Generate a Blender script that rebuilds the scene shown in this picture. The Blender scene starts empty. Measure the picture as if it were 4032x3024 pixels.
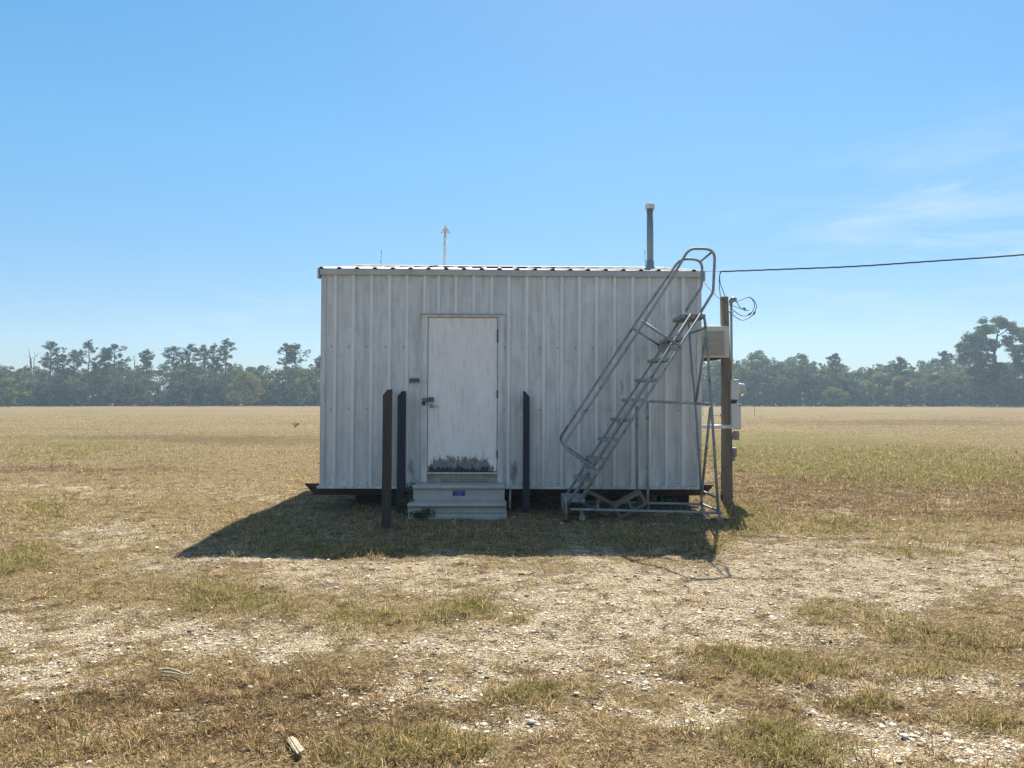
import bpy, math, random
import numpy as np
from mathutils import Vector, Matrix
R = math.radians
random.seed(7)
rng = np.random.default_rng(11)
scene = bpy.context.scene
C = scene.collection
CAMZ, F, HOR = 1.47, 3000.0, 1572.0
PITCH = math.atan((HOR - 1512) / F)

# ---------------------------------------------------------------- measuring
def P(px, py, Y):
    """point at depth Y in the direction of a photo pixel (a surveying aid)"""
    dx = (px - 2016) / F
    du = (1512 - py) / F
    ct, st = math.cos(PITCH), math.sin(PITCH)
    d = Vector((dx, ct - du * st, st + du * ct))
    k = Y / d.y
    return Vector((d.x * k, Y, CAMZ + d.z * k))

def to_px(x, y):
    """ground position -> photo pixel (numpy)"""
    ct, st = math.cos(PITCH), math.sin(PITCH)
    y = np.maximum(y, 0.5)
    w = y * ct - CAMZ * st
    v = -y * st - CAMZ * ct
    return 2016 + F * x / w, 1512 - F * v / w

# ---------------------------------------------------------------- objects
def tag(o, label=None, cat=None, group=None, kind=None):
    if label: o['label'] = label
    if cat: o['category'] = cat
    if group: o['group'] = group
    if kind: o['kind'] = kind
    return o

def empty(name, loc, label, cat, group=None, rot=(0, 0, 0)):
    o = bpy.data.objects.new(name, None)
    C.objects.link(o)
    o.location = loc
    o.rotation_euler = rot
    o.empty_display_size = 0.2
    return tag(o, label, cat, group)

def wloc(o):
    v = Vector((0, 0, 0))
    while o is not None:
        v += o.location
        o = o.parent
    return v

class MB:
    def __init__(s):
        s.v, s.f, s.sm = [], [], []
    def add(s, vs, fs, smooth=False):
        b = len(s.v)
        s.v += [Vector(p) for p in vs]
        s.f += [tuple(i + b for i in f) for f in fs]
        s.sm += [smooth] * len(fs)
        return s
    def box(s, x0, x1, y0, y1, z0, z1):
        vs = [(x, y, z) for x in (x0, x1) for y in (y0, y1) for z in (z0, z1)]
        return s.add(vs, [(0, 1, 3, 2), (4, 6, 7, 5), (0, 4, 5, 1), (2, 3, 7, 6), (0, 2, 6, 4), (1, 5, 7, 3)])
    def bar(s, a, b, w, h, up=(0, 0, 1)):
        a, b = Vector(a), Vector(b)
        d = (b - a).normalized()
        u = Vector(up)
        side = d.cross(u).normalized()
        u = side.cross(d).normalized()
        vs = []
        for p in (a, b):
            for i, j in ((-1, -1), (1, -1), (1, 1), (-1, 1)):
                vs.append(p + side * i * w / 2 + u * j * h / 2)
        return s.add(vs, [(3, 2, 1, 0), (4, 5, 6, 7), (0, 1, 5, 4), (1, 2, 6, 5), (2, 3, 7, 6), (3, 0, 4, 7)])
    def tube(s, pts, r, n=10, cap=True):
        pts = [Vector(p) for p in pts]
        rs = r if isinstance(r, (list, tuple)) else [r] * len(pts)
        vs, fs = [], []
        t0 = (pts[1] - pts[0]).normalized()
        ref = Vector((0, 0, 1)) if abs(t0.z) < 0.9 else Vector((0, 1, 0))
        u = t0.cross(ref).normalized()
        for i, p in enumerate(pts):
            if i == 0: t = t0
            elif i == len(pts) - 1: t = (pts[i] - pts[i - 1]).normalized()
            else: t = ((pts[i + 1] - p).normalized() + (p - pts[i - 1]).normalized()).normalized()
            u = (u - t * u.dot(t)).normalized()
            w = t.cross(u)
            for k in range(n):
                a = 2 * math.pi * k / n
                vs.append(p + (u * math.cos(a) + w * math.sin(a)) * rs[i])
        for i in range(len(pts) - 1):
            for k in range(n):
                k2 = (k + 1) % n
                fs.append((i * n + k, i * n + k2, (i + 1) * n + k2, (i + 1) * n + k))
        s.add(vs, fs, True)
        if cap:
            b = len(s.v) - len(vs)
            s.f += [tuple(b + k for k in reversed(range(n))), tuple(b + (len(pts) - 1) * n + k for k in range(n))]
            s.sm += [False, False]
        return s
    def lathe(s, prof, c, n=20, axis='z'):
        vs, fs = [], []
        for (r, h) in prof:
            for k in range(n):
                a = 2 * math.pi * k / n
                if axis == 'z': vs.append((c[0] + r * math.cos(a), c[1] + r * math.sin(a), c[2] + h))
                elif axis == 'y': vs.append((c[0] + r * math.cos(a), c[1] + h, c[2] + r * math.sin(a)))
                else: vs.append((c[0] + h, c[1] + r * math.cos(a), c[2] + r * math.sin(a)))
        m = len(prof)
        for i in range(m - 1):
            for k in range(n):
                k2 = (k + 1) % n
                fs.append((i * n + k, i * n + k2, (i + 1) * n + k2, (i + 1) * n + k))
        s.add(vs, fs, True)
        b = len(s.v) - len(vs)
        if prof[0][0] > 1e-4:
            s.f.append(tuple(b + k for k in reversed(range(n)))); s.sm.append(False)
        if prof[-1][0] > 1e-4:
            s.f.append(tuple(b + (m - 1) * n + k for k in range(n))); s.sm.append(False)
        return s
    def prism(s, poly, a, b, axis='x'):
        n = len(poly)
        def pt(p, t):
            return (t, p[0], p[1]) if axis == 'x' else ((p[0], t, p[1]) if axis == 'y' else (p[0], p[1], t))
        vs = [pt(p, a) for p in poly] + [pt(p, b) for p in poly]
        fs = [tuple(range(n)), tuple(reversed(range(n, 2 * n)))]
        fs += [(i, i + n, (i + 1) % n + n, (i + 1) % n) for i in range(n)]
        return s.add(vs, fs)
    def build(s, name, mat, parent=None, bevel=0.0, origin=None):
        off = wloc(parent) if parent else Vector((0, 0, 0))
        lo = Vector([min(v[i] for v in s.v) for i in range(3)])
        hi = Vector([max(v[i] for v in s.v) for i in range(3)])
        c = Vector(origin) if origin is not None else Vector(((lo.x + hi.x) / 2, (lo.y + hi.y) / 2, lo.z))
        me = bpy.data.meshes.new(name)
        me.from_pydata([v - c for v in s.v], [], s.f)
        me.polygons.foreach_set('use_smooth', s.sm)
        import bmesh
        bm = bmesh.new(); bm.from_mesh(me)
        bmesh.ops.recalc_face_normals(bm, faces=bm.faces)
        bm.to_mesh(me); bm.free()
        me.materials.append(mat)
        o = bpy.data.objects.new(name, me)
        C.objects.link(o)
        o.parent = parent
        o.location = c - off
        if bevel:
            m = o.modifiers.new('bevel', 'BEVEL')
            m.width = bevel; m.segments = 2; m.limit_method = 'ANGLE'; m.angle_limit = R(35)
        return o

def smooth_path(pts, sub=6):
    """Catmull-Rom through the points"""
    pts = [Vector(p) for p in pts]
    out = []
    for i in range(len(pts) - 1):
        p0 = pts[max(i - 1, 0)]; p1 = pts[i]; p2 = pts[i + 1]; p3 = pts[min(i + 2, len(pts) - 1)]
        for k in range(sub):
            t = k / sub
            out.append(0.5 * ((2 * p1) + (p2 - p0) * t + (2 * p0 - 5 * p1 + 4 * p2 - p3) * t * t + (3 * p1 - p0 - 3 * p2 + p3) * t ** 3))
    out.append(pts[-1])
    return out

def fillet(pts, r, n=6):
    """polyline with its inner corners rounded"""
    pts = [Vector(p) for p in pts]
    out = [pts[0]]
    rl = r if isinstance(r, (list, tuple)) else [r] * len(pts)
    for i in range(1, len(pts) - 1):
        r = rl[i]
        a, b, c = pts[i - 1], pts[i], pts[i + 1]
        d1 = min(r, (a - b).length * 0.45); d2 = min(r, (c - b).length * 0.45)
        p = b + (a - b).normalized() * d1; q = b + (c - b).normalized() * d2
        for k in range(n + 1):
            t = k / n
            out.append((1 - t) ** 2 * p + 2 * t * (1 - t) * b + t * t * q)
    out.append(pts[-1])
    return out

# ---------------------------------------------------------------- materials
def mat_new(name):
    m = bpy.data.materials.new(name)
    m.use_nodes = True
    nt = m.node_tree
    b = nt.nodes['Principled BSDF']
    return m, nt, b

def N(nt, typ, **kw):
    n = nt.nodes.new(typ)
    for k, v in kw.items():
        if k in n.inputs.keys(): n.inputs[k].default_value = v
        else: setattr(n, k, v)
    return n

def mix(nt, fac, a, b, typ='MIX'):
    n = nt.nodes.new('ShaderNodeMix'); n.data_type = 'RGBA'; n.blend_type = typ
    L = nt.links
    for sock, val in ((n.inputs[0], fac), (n.inputs[6], a), (n.inputs[7], b)):
        if hasattr(val, 'is_output'): L.new(val, sock)
        elif isinstance(val, (tuple, list)): sock.default_value = (*val, 1)
        else: sock.default_value = val
    return n.outputs[2]

def math_(nt, op, a, b=None, c=None, clamp=False):
    n = nt.nodes.new('ShaderNodeMath'); n.operation = op; n.use_clamp = clamp
    for i, v in enumerate((a, b, c)):
        if v is None: continue
        if hasattr(v, 'is_output'): nt.links.new(v, n.inputs[i])
        else: n.inputs[i].default_value = v
    return n.outputs[0]

def ramp(nt, fac, stops):
    n = nt.nodes.new('ShaderNodeValToRGB')
    el = n.color_ramp.elements
    while len(el) < len(stops): el.new(0.5)
    for e, (p, c) in zip(el, stops):
        e.position = p
        e.color = (*c, 1) if isinstance(c, (tuple, list)) else (c, c, c, 1)
    nt.links.new(fac, n.inputs[0])
    return n.outputs[0]

def noise(nt, vec, scale, detail=4, rough=0.55, dist=0.0):
    n = nt.nodes.new('ShaderNodeTexNoise')
    n.inputs['Scale'].default_value = scale; n.inputs['Detail'].default_value = detail
    n.inputs['Roughness'].default_value = rough; n.inputs['Distortion'].default_value = dist
    if vec is not None: nt.links.new(vec, n.inputs['Vector'])
    return n.outputs[0]

def mapping(nt, src, scale=(1, 1, 1), loc=(0, 0, 0)):
    n = nt.nodes.new('ShaderNodeMapping')
    n.inputs['Scale'].default_value = scale; n.inputs['Location'].default_value = loc
    nt.links.new(src, n.inputs['Vector'])
    return n.outputs[0]

def geo_pos(nt): return nt.nodes.new('ShaderNodeNewGeometry').outputs['Position']
def obj_pos(nt): return nt.nodes.new('ShaderNodeTexCoord').outputs['Object']

def bump(nt, b, h, strength=0.3, dist=0.01):
    n = nt.nodes.new('ShaderNodeBump'); n.inputs['Strength'].default_value = strength
    n.inputs['Distance'].default_value = dist
    nt.links.new(h, n.inputs['Height']); nt.links.new(n.outputs[0], b.inputs['Normal'])

def simple(name, col, rough=0.6, metal=0.0, var=0.25, scale=12, dirt=None, dirt_amt=0.4, bump_s=0.15, stretch=(1, 1, 1)):
    m, nt, b = mat_new(name)
    p = mapping(nt, obj_pos(nt), stretch)
    n1 = noise(nt, p, scale, 5)
    dark = tuple(c * (1 - var) for c in col); light = tuple(min(1, c * (1 + var)) for c in col)
    c = ramp(nt, n1, [(0.3, dark), (0.7, light)])
    if dirt:
        n2 = noise(nt, p, scale * 0.45, 6, 0.65)
        msk = ramp(nt, n2, [(0.5, 0.0), (0.68, dirt_amt)])
        c = mix(nt, msk, c, dirt)
    nt.links.new(c, b.inputs['Base Color'])
    b.inputs['Roughness'].default_value = rough; b.inputs['Metallic'].default_value = metal
    if bump_s: bump(nt, b, noise(nt, p, scale * 6, 3), bump_s, 0.004)
    return m

def blobs(nt, pos, lst):
    """soft union of box-like masks on the front wall: (x0,x1,z0,z1,soft,amp)"""
    sep = nt.nodes.new('ShaderNodeSeparateXYZ'); nt.links.new(pos, sep.inputs[0])
    out = None
    for (x0, x1, z0, z1, s, amp) in lst:
        def band(v, a, b_, sf):
            r1 = nt.nodes.new('ShaderNodeMapRange'); r1.interpolation_type = 'SMOOTHSTEP'
            nt.links.new(v, r1.inputs[0]); r1.inputs[1].default_value = a - sf; r1.inputs[2].default_value = a + sf
            r2 = nt.nodes.new('ShaderNodeMapRange'); r2.interpolation_type = 'SMOOTHSTEP'
            nt.links.new(v, r2.inputs[0]); r2.inputs[1].default_value = b_ + sf; r2.inputs[2].default_value = b_ - sf
            return math_(nt, 'MULTIPLY', r1.outputs[0], r2.outputs[0])
        m = math_(nt, 'MULTIPLY', band(sep.outputs[0], x0, x1, s * 0.5), band(sep.outputs[2], z0, z1, s))
        m = math_(nt, 'MULTIPLY', m, amp)
        out = m if out is None else math_(nt, 'MAXIMUM', out, m)
    return out

def warp(nt, pos, sc, ax, az):
    n = nt.nodes.new('ShaderNodeTexNoise'); n.inputs['Scale'].default_value = 1.0; n.inputs['Detail'].default_value = 6; n.inputs['Roughness'].default_value = 0.7
    nt.links.new(mapping(nt, pos, sc, (8, 2, 3)), n.inputs['Vector'])
    v = nt.nodes.new('ShaderNodeVectorMath'); v.operation = 'SUBTRACT'; nt.links.new(n.outputs['Color'], v.inputs[0]); v.inputs[1].default_value = (0.5, 0.5, 0.5)
    m = nt.nodes.new('ShaderNodeVectorMath'); m.operation = 'MULTIPLY'; nt.links.new(v.outputs[0], m.inputs[0]); m.inputs[1].default_value = (ax, 0, az)
    a = nt.nodes.new('ShaderNodeVectorMath'); a.operation = 'ADD'; nt.links.new(pos, a.inputs[0]); nt.links.new(m.outputs[0], a.inputs[1])
    return a.outputs[0]

def painted_siding(name, col=(0.74, 0.755, 0.755), marks=None):
    m, nt, b = mat_new(name)
    pos = geo_pos(nt)
    st = noise(nt, mapping(nt, pos, (13, 13, 0.75)), 1.0, 7, 0.68)          # long runs down the sheet
    st2 = noise(nt, mapping(nt, pos, (75, 75, 2.2), (3, 1, 7)), 1.0, 5, 0.7)
    big = noise(nt, mapping(nt, pos, (1.6, 1.6, 1.1), (5, 2, 1)), 1.0, 4, 0.6)
    fine = noise(nt, pos, 160, 2)
    c = mix(nt, ramp(nt, big, [(0.35, 0.0), (0.7, 1.0)]), tuple(x * 0.90 for x in col), tuple(x * 1.06 for x in col))
    k = math_(nt, 'MULTIPLY', ramp(nt, st, [(0.44, 0.0), (0.66, 1.0)]), ramp(nt, big, [(0.3, 0.35), (0.65, 1.0)]))
    c = mix(nt, math_(nt, 'MULTIPLY', k, 0.50), c, (0.25, 0.255, 0.24))
    c = mix(nt, math_(nt, 'MULTIPLY', ramp(nt, st2, [(0.5, 0.0), (0.72, 1.0)]), 0.38), c, (0.20, 0.20, 0.18))
    c = mix(nt, math_(nt, 'MULTIPLY', ramp(nt, fine, [(0.35, 0.0), (0.65, 1.0)]), 0.14), c, (0.30, 0.30, 0.28))
    blot = noise(nt, mapping(nt, pos, (7, 7, 3.2), (9, 3, 4)), 1.0, 7, 0.72)
    c = mix(nt, math_(nt, 'MULTIPLY', ramp(nt, blot, [(0.48, 0.0), (0.66, 1.0)]), 0.38), c, (0.33, 0.335, 0.32))
    # crests of the ribs lighter than the pans
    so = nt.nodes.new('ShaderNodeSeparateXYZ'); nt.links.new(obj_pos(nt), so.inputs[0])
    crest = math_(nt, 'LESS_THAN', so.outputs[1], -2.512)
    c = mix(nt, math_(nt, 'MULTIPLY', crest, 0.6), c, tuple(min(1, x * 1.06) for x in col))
    # algae film on the lower sheet
    sep = nt.nodes.new('ShaderNodeSeparateXYZ'); nt.links.new(pos, sep.inputs[0])
    low = nt.nodes.new('ShaderNodeMapRange'); nt.links.new(sep.outputs[2], low.inputs[0])
    low.inputs[1].default_value = 1.5; low.inputs[2].default_value = 0.3
    al = math_(nt, 'MULTIPLY', low.outputs[0], ramp(nt, st, [(0.35, 0.1), (0.62, 0.75)]))
    c = mix(nt, math_(nt, 'MULTIPLY', al, 0.5), c, (0.27, 0.29, 0.22))
    if marks:
        bl = blobs(nt, warp(nt, pos, (24, 24, 4), 0.09, 0.45), marks)
        rag = noise(nt, mapping(nt, pos, (38, 38, 9), (1, 4, 2)), 1.0, 6, 0.7)
        msk = math_(nt, 'ADD', bl, math_(nt, 'SUBTRACT', rag, 0.5))
        msk = ramp(nt, msk, [(0.48, 0.0), (0.72, 1.0)])
        msk = math_(nt, 'MULTIPLY', msk, math_(nt, 'GREATER_THAN', bl, 0.02))
        c = mix(nt, math_(nt, 'MULTIPLY', msk, 0.72), c, (0.085, 0.09, 0.085))
    nt.links.new(c, b.inputs['Base Color'])
    b.inputs['Roughness'].default_value = 0.55
    b.inputs['Specular IOR Level'].default_value = 0.35
    bump(nt, b, noise(nt, mapping(nt, pos, (6, 6, 2)), 1.0, 3), 0.25, 0.01)
    return m

# wall geometry in local building coordinates
YAW, LEAN = R(1.0), R(0.25)
def wx(px, Y0=10.0):
    t = (px - 2016) / F
    return Y0 * t / (math.cos(YAW) - t * math.sin(YAW))
def wz(py, Y=10.0):
    return P(2016, py, Y).z

marks = [(wx(1603), wx(1637), 0.42, 0.66, 0.10, 0.75), (wx(2008), wx(2042), 0.36, 0.66, 0.10, 0.80),
         (wx(1328), wx(1372), 0.38, 0.47, 0.05, 0.55), (wx(2085), wx(2096), 1.60, 1.69, 0.04, 0.6),
         (wx(2437), wx(2456), 1.48, 1.74, 0.06, 0.62), (wx(2222), wx(2234), 0.60, 0.90, 0.09, 0.62),
         (wx(2600), wx(2690), 1.42, 1.52, 0.10, 0.42), (wx(1385), wx(1560), 2.1, 2.6, 0.25, 0.32),
         (wx(1780), wx(1990), 2.55, 2.85, 0.12, 0.36)]
M = {}
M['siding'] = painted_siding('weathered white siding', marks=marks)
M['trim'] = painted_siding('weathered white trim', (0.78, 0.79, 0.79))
M['roofm'] = simple('galvanised roof sheet', (0.33, 0.325, 0.32), 0.8, 0.0, 0.2, 4, (0.14, 0.13, 0.11), 0.6)
M['gtrim'] = simple('grey fascia paint', (0.44, 0.46, 0.46), 0.5, 0, 0.10, 4, (0.25, 0.25, 0.23), 0.3)
M['rust'] = simple('rusty steel', (0.065, 0.036, 0.027), 0.9, 0.0, 0.35, 14, (0.05, 0.03, 0.025), 0.6, 0.4)
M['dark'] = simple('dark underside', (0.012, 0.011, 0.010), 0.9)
M['blackp'] = simple('black plastic', (0.02, 0.022, 0.025), 0.5)
M['hasp'] = simple('dull steel hasp', (0.12, 0.13, 0.13), 0.5, 0.6, 0.3, 40, (0.07, 0.05, 0.04), 0.5)
M['steel'] = simple('satin steel', (0.55, 0.52, 0.45), 0.32, 0.9, 0.12, 30)
M['pvc'] = simple('white plastic pipe', (0.72, 0.73, 0.72), 0.4, 0, 0.08, 8)
M['galv'] = simple('grey painted pipe', (0.23, 0.26, 0.28), 0.5, 0.3, 0.15, 10, (0.15, 0.15, 0.14), 0.3)
M['conduit'] = simple('galvanised conduit', (0.45, 0.46, 0.46), 0.4, 0.6, 0.15, 20, (0.3, 0.27, 0.22), 0.3)
M['box'] = simple('grey enamel box', (0.58, 0.60, 0.60), 0.45, 0.1, 0.08, 6, (0.28, 0.27, 0.24), 0.25)
M['socket'] = simple('grey plastic cover', (0.26, 0.24, 0.21), 0.6, 0, 0.15, 20)
M['ac'] = simple('cream enamel casing', (0.56, 0.54, 0.46), 0.5, 0, 0.07, 6, (0.38, 0.34, 0.26), 0.35)
M['acdark'] = simple('dark coil behind louvres', (0.11, 0.12, 0.12), 0.6)
M['cable'] = simple('dark cable', (0.035, 0.04, 0.05), 0.55, 0, 0.2, 30, bump_s=0)
M['fibreglass'] = simple('weathered grey fibreglass', (0.44, 0.43, 0.39), 0.55, 0, 0.13, 5, (0.20, 0.21, 0.17), 0.55, 0.2)
M['block'] = simple('concrete block', (0.17, 0.155, 0.125), 0.95, 0, 0.2, 40, (0.12, 0.11, 0.09), 0.45, 0.5)
M['kick'] = simple('mossy kick plate', (0.24, 0.25, 0.19), 0.75, 0, 0.25, 18, (0.42, 0.42, 0.37), 0.45, 0.3)
M['rubber'] = simple('black rubber', (0.02, 0.02, 0.02), 0.8)
M['caster'] = simple('worn pale wheel', (0.42, 0.38, 0.33), 0.7, 0, 0.2, 30)
M['blue'] = simple('blue sticker', (0.005, 0.015, 0.22), 0.45, 0, 0.1, 40, bump_s=0)
M['ink'] = simple('pale blue lettering', (0.14, 0.20, 0.48), 0.5, 0, 0.1, 200, bump_s=0)
M['chipwood'] = simple('bleached split wood', (0.50, 0.41, 0.27), 0.85, 0, 0.3, 60, (0.22, 0.15, 0.08), 0.7, 0.8, (3.5, 0.35, 1))
M['stick'] = simple('dead stick', (0.24, 0.18, 0.12), 0.9, 0, 0.35, 25)
M['bark'] = simple('tree bark', (0.10, 0.08, 0.065), 0.95, 0, 0.3, 2)
M['deadbark'] = simple('bleached dead bark', (0.26, 0.20, 0.19), 0.95, 0, 0.2, 2)

def ladder_mat():
    m, nt, b = mat_new('worn grey ladder paint')
    p = geo_pos(nt)
    n = noise(nt, p, 9, 5)
    c = ramp(nt, n, [(0.3, (0.20, 0.235, 0.25)), (0.7, (0.30, 0.335, 0.35))])
    r = noise(nt, mapping(nt, p, (1, 1, 1), (7, 3, 1)), 7, 8, 0.72)
    c = mix(nt, ramp(nt, r, [(0.56, 0.0), (0.62, 1.0)]), c, (0.12, 0.065, 0.045))
    nt.links.new(c, b.inputs['Base Color']); b.inputs['Roughness'].default_value = 0.65
    b.inputs['Metallic'].default_value = 0.0
    bump(nt, b, noise(nt, p, 60, 3), 0.15, 0.003)
    return m
M['ladder'] = ladder_mat()

def wood_mat(name, a, b_, scale=1.0):
    m, nt, b = mat_new(name)
    p = obj_pos(nt)
    g = noise(nt, mapping(nt, p, (60 * scale, 60 * scale, 2.2)), 1.0, 7, 0.65, 0.4)
    c = ramp(nt, g, [(0.3, a), (0.72, b_)])
    cr = noise(nt, mapping(nt, p, (110 * scale, 110 * scale, 1.3), (4, 2, 0)), 1.0, 4, 0.6)
    c = mix(nt, ramp(nt, cr, [(0.62, 0.0), (0.68, 0.85)]), c, tuple(x * 0.3 for x in a))
    pt = noise(nt, p, 3.0, 3)
    c = mix(nt, ramp(nt, pt, [(0.4, 0.0), (0.7, 0.5)]), c, tuple(x * 0.7 for x in b_))
    nt.links.new(c, b.inputs['Base Color']); b.inputs['Roughness'].default_value = 0.88
    bump(nt, b, g, 0.6, 0.006)
    return m
M['post'] = wood_mat('dark weathered post timber', (0.022, 0.019, 0.018), (0.085, 0.068, 0.060))
M['post_shaded'] = wood_mat('shaded post timber', (0.012, 0.016, 0.026), (0.035, 0.038, 0.052))  # same timber as the brown post, deep shade put into its colour
M['pole'] = wood_mat('grey brown pole timber', (0.11, 0.092, 0.07), (0.25, 0.21, 0.165))

def door_mat():
    m, nt, b = mat_new('peeling white door paint')
    p = geo_pos(nt)
    big = noise(nt, mapping(nt, p, (3, 3, 1.6)), 1.0, 5, 0.6)
    c = ramp(nt, big, [(0.3, (0.80, 0.765, 0.75)), (0.7, (0.90, 0.87, 0.855))])
    st = noise(nt, mapping(nt, p, (22, 22, 3), (2, 2, 2)), 1.0, 6, 0.7)
    c = mix(nt, ramp(nt, st, [(0.50, 0.0), (0.72, 0.45)]), c, (0.42, 0.41, 0.37))
    z0, z1 = wz(1857), wz(1797)
    pw = warp(nt, p, (19, 19, 8), 0.16, 0.26)
    bl = blobs(nt, pw, [(wx(1700), wx(1930), z0 - 0.1, z1 - 0.01, 0.07, 1.0), (wx(1684), wx(1945), z0 - 0.1, z1 - 0.10, 0.05, 1.0)])
    rag = noise(nt, mapping(nt, p, (30, 30, 20), (1, 6, 2)), 1.0, 8, 0.75)
    msk = ramp(nt, math_(nt, 'ADD', bl, math_(nt, 'MULTIPLY', math_(nt, 'SUBTRACT', rag, 0.5), 2.2)), [(0.45, 0.0), (0.85, 1.0)])
    msk = math_(nt, 'MULTIPLY', msk, math_(nt, 'GREATER_THAN', bl, 0.01))
    prim = ramp(nt, noise(nt, p, 22, 6, 0.7), [(0.35, (0.14, 0.135, 0.14)), (0.7, (0.27, 0.26, 0.26))])
    c = mix(nt, msk, c, prim)
    bl2 = blobs(nt, pw, [(wx(1690), wx(1925), z0 - 0.1, z0 + 0.055, 0.03, 1.0)])
    m2 = ramp(nt, math_(nt, 'ADD', bl2, math_(nt, 'MULTIPLY', math_(nt, 'SUBTRACT', noise(nt, mapping(nt, p, (26, 26, 22), (3, 3, 9)), 1.0, 7, 0.7), 0.5), 1.8)), [(0.55, 0.0), (0.62, 1.0)])
    m2 = math_(nt, 'MULTIPLY', m2, math_(nt, 'GREATER_THAN', bl2, 0.01))
    c = mix(nt, m2, c, (0.022, 0.024, 0.03))
    nt.links.new(c, b.inputs['Base Color']); b.inputs['Roughness'].default_value = 0.6
    h = mix(nt, msk, (1, 1, 1), (0, 0, 0))
    bump(nt, b, h, 0.5, 0.003)
    return m
M['door'] = door_mat()

def clear_mat():
    m, nt, b = mat_new('clear plastic')
    b.inputs['Base Color'].default_value = (0.85, 0.9, 0.95, 1); b.inputs['Roughness'].default_value = 0.12
    b.inputs['Transmission Weight'].default_value = 1.0; b.inputs['IOR'].default_value = 1.2
    return m
M['clear'] = clear_mat()
def meter_mat():
    m, nt, b = mat_new('hazed meter cover')
    b.inputs['Base Color'].default_value = (0.62, 0.60, 0.58, 1); b.inputs['Roughness'].default_value = 0.25
    b.inputs['Transmission Weight'].default_value = 0.25
    return m
M['meter'] = meter_mat()

def foliage_mat(name, sat=1.0, trans=0.45):
    m = bpy.data.materials.new(name); m.use_nodes = True
    nt = m.node_tree; nt.nodes.clear()
    out = nt.nodes.new('ShaderNodeOutputMaterial')
    at = nt.nodes.new('ShaderNodeAttribute'); at.attribute_name = 'tint'
    p = nt.nodes.new('ShaderNodeBsdfPrincipled'); p.inputs['Roughness'].default_value = 0.8
    p.inputs['Specular IOR Level'].default_value = 0.08
    t = nt.nodes.new('ShaderNodeBsdfTranslucent')
    nt.links.new(at.outputs['Color'], p.inputs['Base Color']); nt.links.new(at.outputs['Color'], t.inputs['Color'])
    mx = nt.nodes.new('ShaderNodeMixShader'); mx.inputs[0].default_value = trans
    nt.links.new(p.outputs[0], mx.inputs[1]); nt.links.new(t.outputs[0], mx.inputs[2]); nt.links.new(mx.outputs[0], out.inputs[0])
    return m
M['grass'] = foliage_mat('dry grass blades', trans=0.35)
M['leaf'] = foliage_mat('tree leaves', trans=0.4)
def stone_mat():
    m, nt, b = mat_new('pale limestone gravel')
    at = nt.nodes.new('ShaderNodeAttribute'); at.attribute_name = 'tint'
    n = noise(nt, geo_pos(nt), 220, 3)
    c = mix(nt, math_(nt, 'MULTIPLY', n, 0.35), at.outputs['Color'], (0.2, 0.16, 0.11))
    nt.links.new(c, b.inputs['Base Color']); b.inputs['Roughness'].default_value = 0.75
    return m
M['stone'] = stone_mat()

# ---------------------------------------------------------------- raw numpy meshes
def np_mesh(name, V, Fc, mat, tint=None, smooth=False, parent=None, loc=(0, 0, 0)):
    """V (n,3), Fc (m,k) faces with k corners; tint (n,3) per vertex"""
    me = bpy.data.meshes.new(name)
    n, m, k = len(V), len(Fc), Fc.shape[1]
    me.vertices.add(n); me.vertices.foreach_set('co', np.asarray(V, np.float32).ravel())
    me.loops.add(m * k); me.loops.foreach_set('vertex_index', np.asarray(Fc, np.int32).ravel())
    me.polygons.add(m); me.polygons.foreach_set('loop_start', np.arange(0, m * k, k, dtype=np.int32))
    try: me.polygons.foreach_set('loop_total', np.full(m, k, dtype=np.int32))
    except Exception: pass
    me.update(calc_edges=True)
    if smooth: me.polygons.foreach_set('use_smooth', np.ones(m, bool))
    if tint is not None:
        a = me.attributes.new('tint', 'FLOAT_COLOR', 'POINT')
        col = np.ones((n, 4), np.float32); col[:, :3] = tint
        a.data.foreach_set('color', col.ravel())
    me.materials.append(mat)
    o = bpy.data.objects.new(name, me); C.objects.link(o)
    o.parent = parent; o.location = loc
    return o

_lat = {}
def vnoise(x, y, seed):
    if seed not in _lat: _lat[seed] = np.random.default_rng(seed).random((256, 256))
    T = _lat[seed]
    xi = np.floor(x).astype(int); yi = np.floor(y).astype(int)
    fx = x - xi; fy = y - yi
    fx = fx * fx * (3 - 2 * fx); fy = fy * fy * (3 - 2 * fy)
    a = T[xi & 255, yi & 255]; b = T[(xi + 1) & 255, yi & 255]
    c = T[xi & 255, (yi + 1) & 255]; d = T[(xi + 1) & 255, (yi + 1) & 255]
    return (a * (1 - fx) + b * fx) * (1 - fy) + (c * (1 - fx) + d * fx) * fy
def fbm(x, y, scale, octv=4, seed=1, rough=0.55):
    s, amp, tot = 0, 1, 0
    for i in range(octv):
        s = s + amp * vnoise(x * scale * 2 ** i + 17.3 * i, y * scale * 2 ** i + 5.1 * i, seed + i)
        tot += amp; amp *= rough
    return s / tot
def sstep(a, b, v):
    t = np.clip((v - a) / (b - a), 0, 1); return t * t * (3 - 2 * t)

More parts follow.
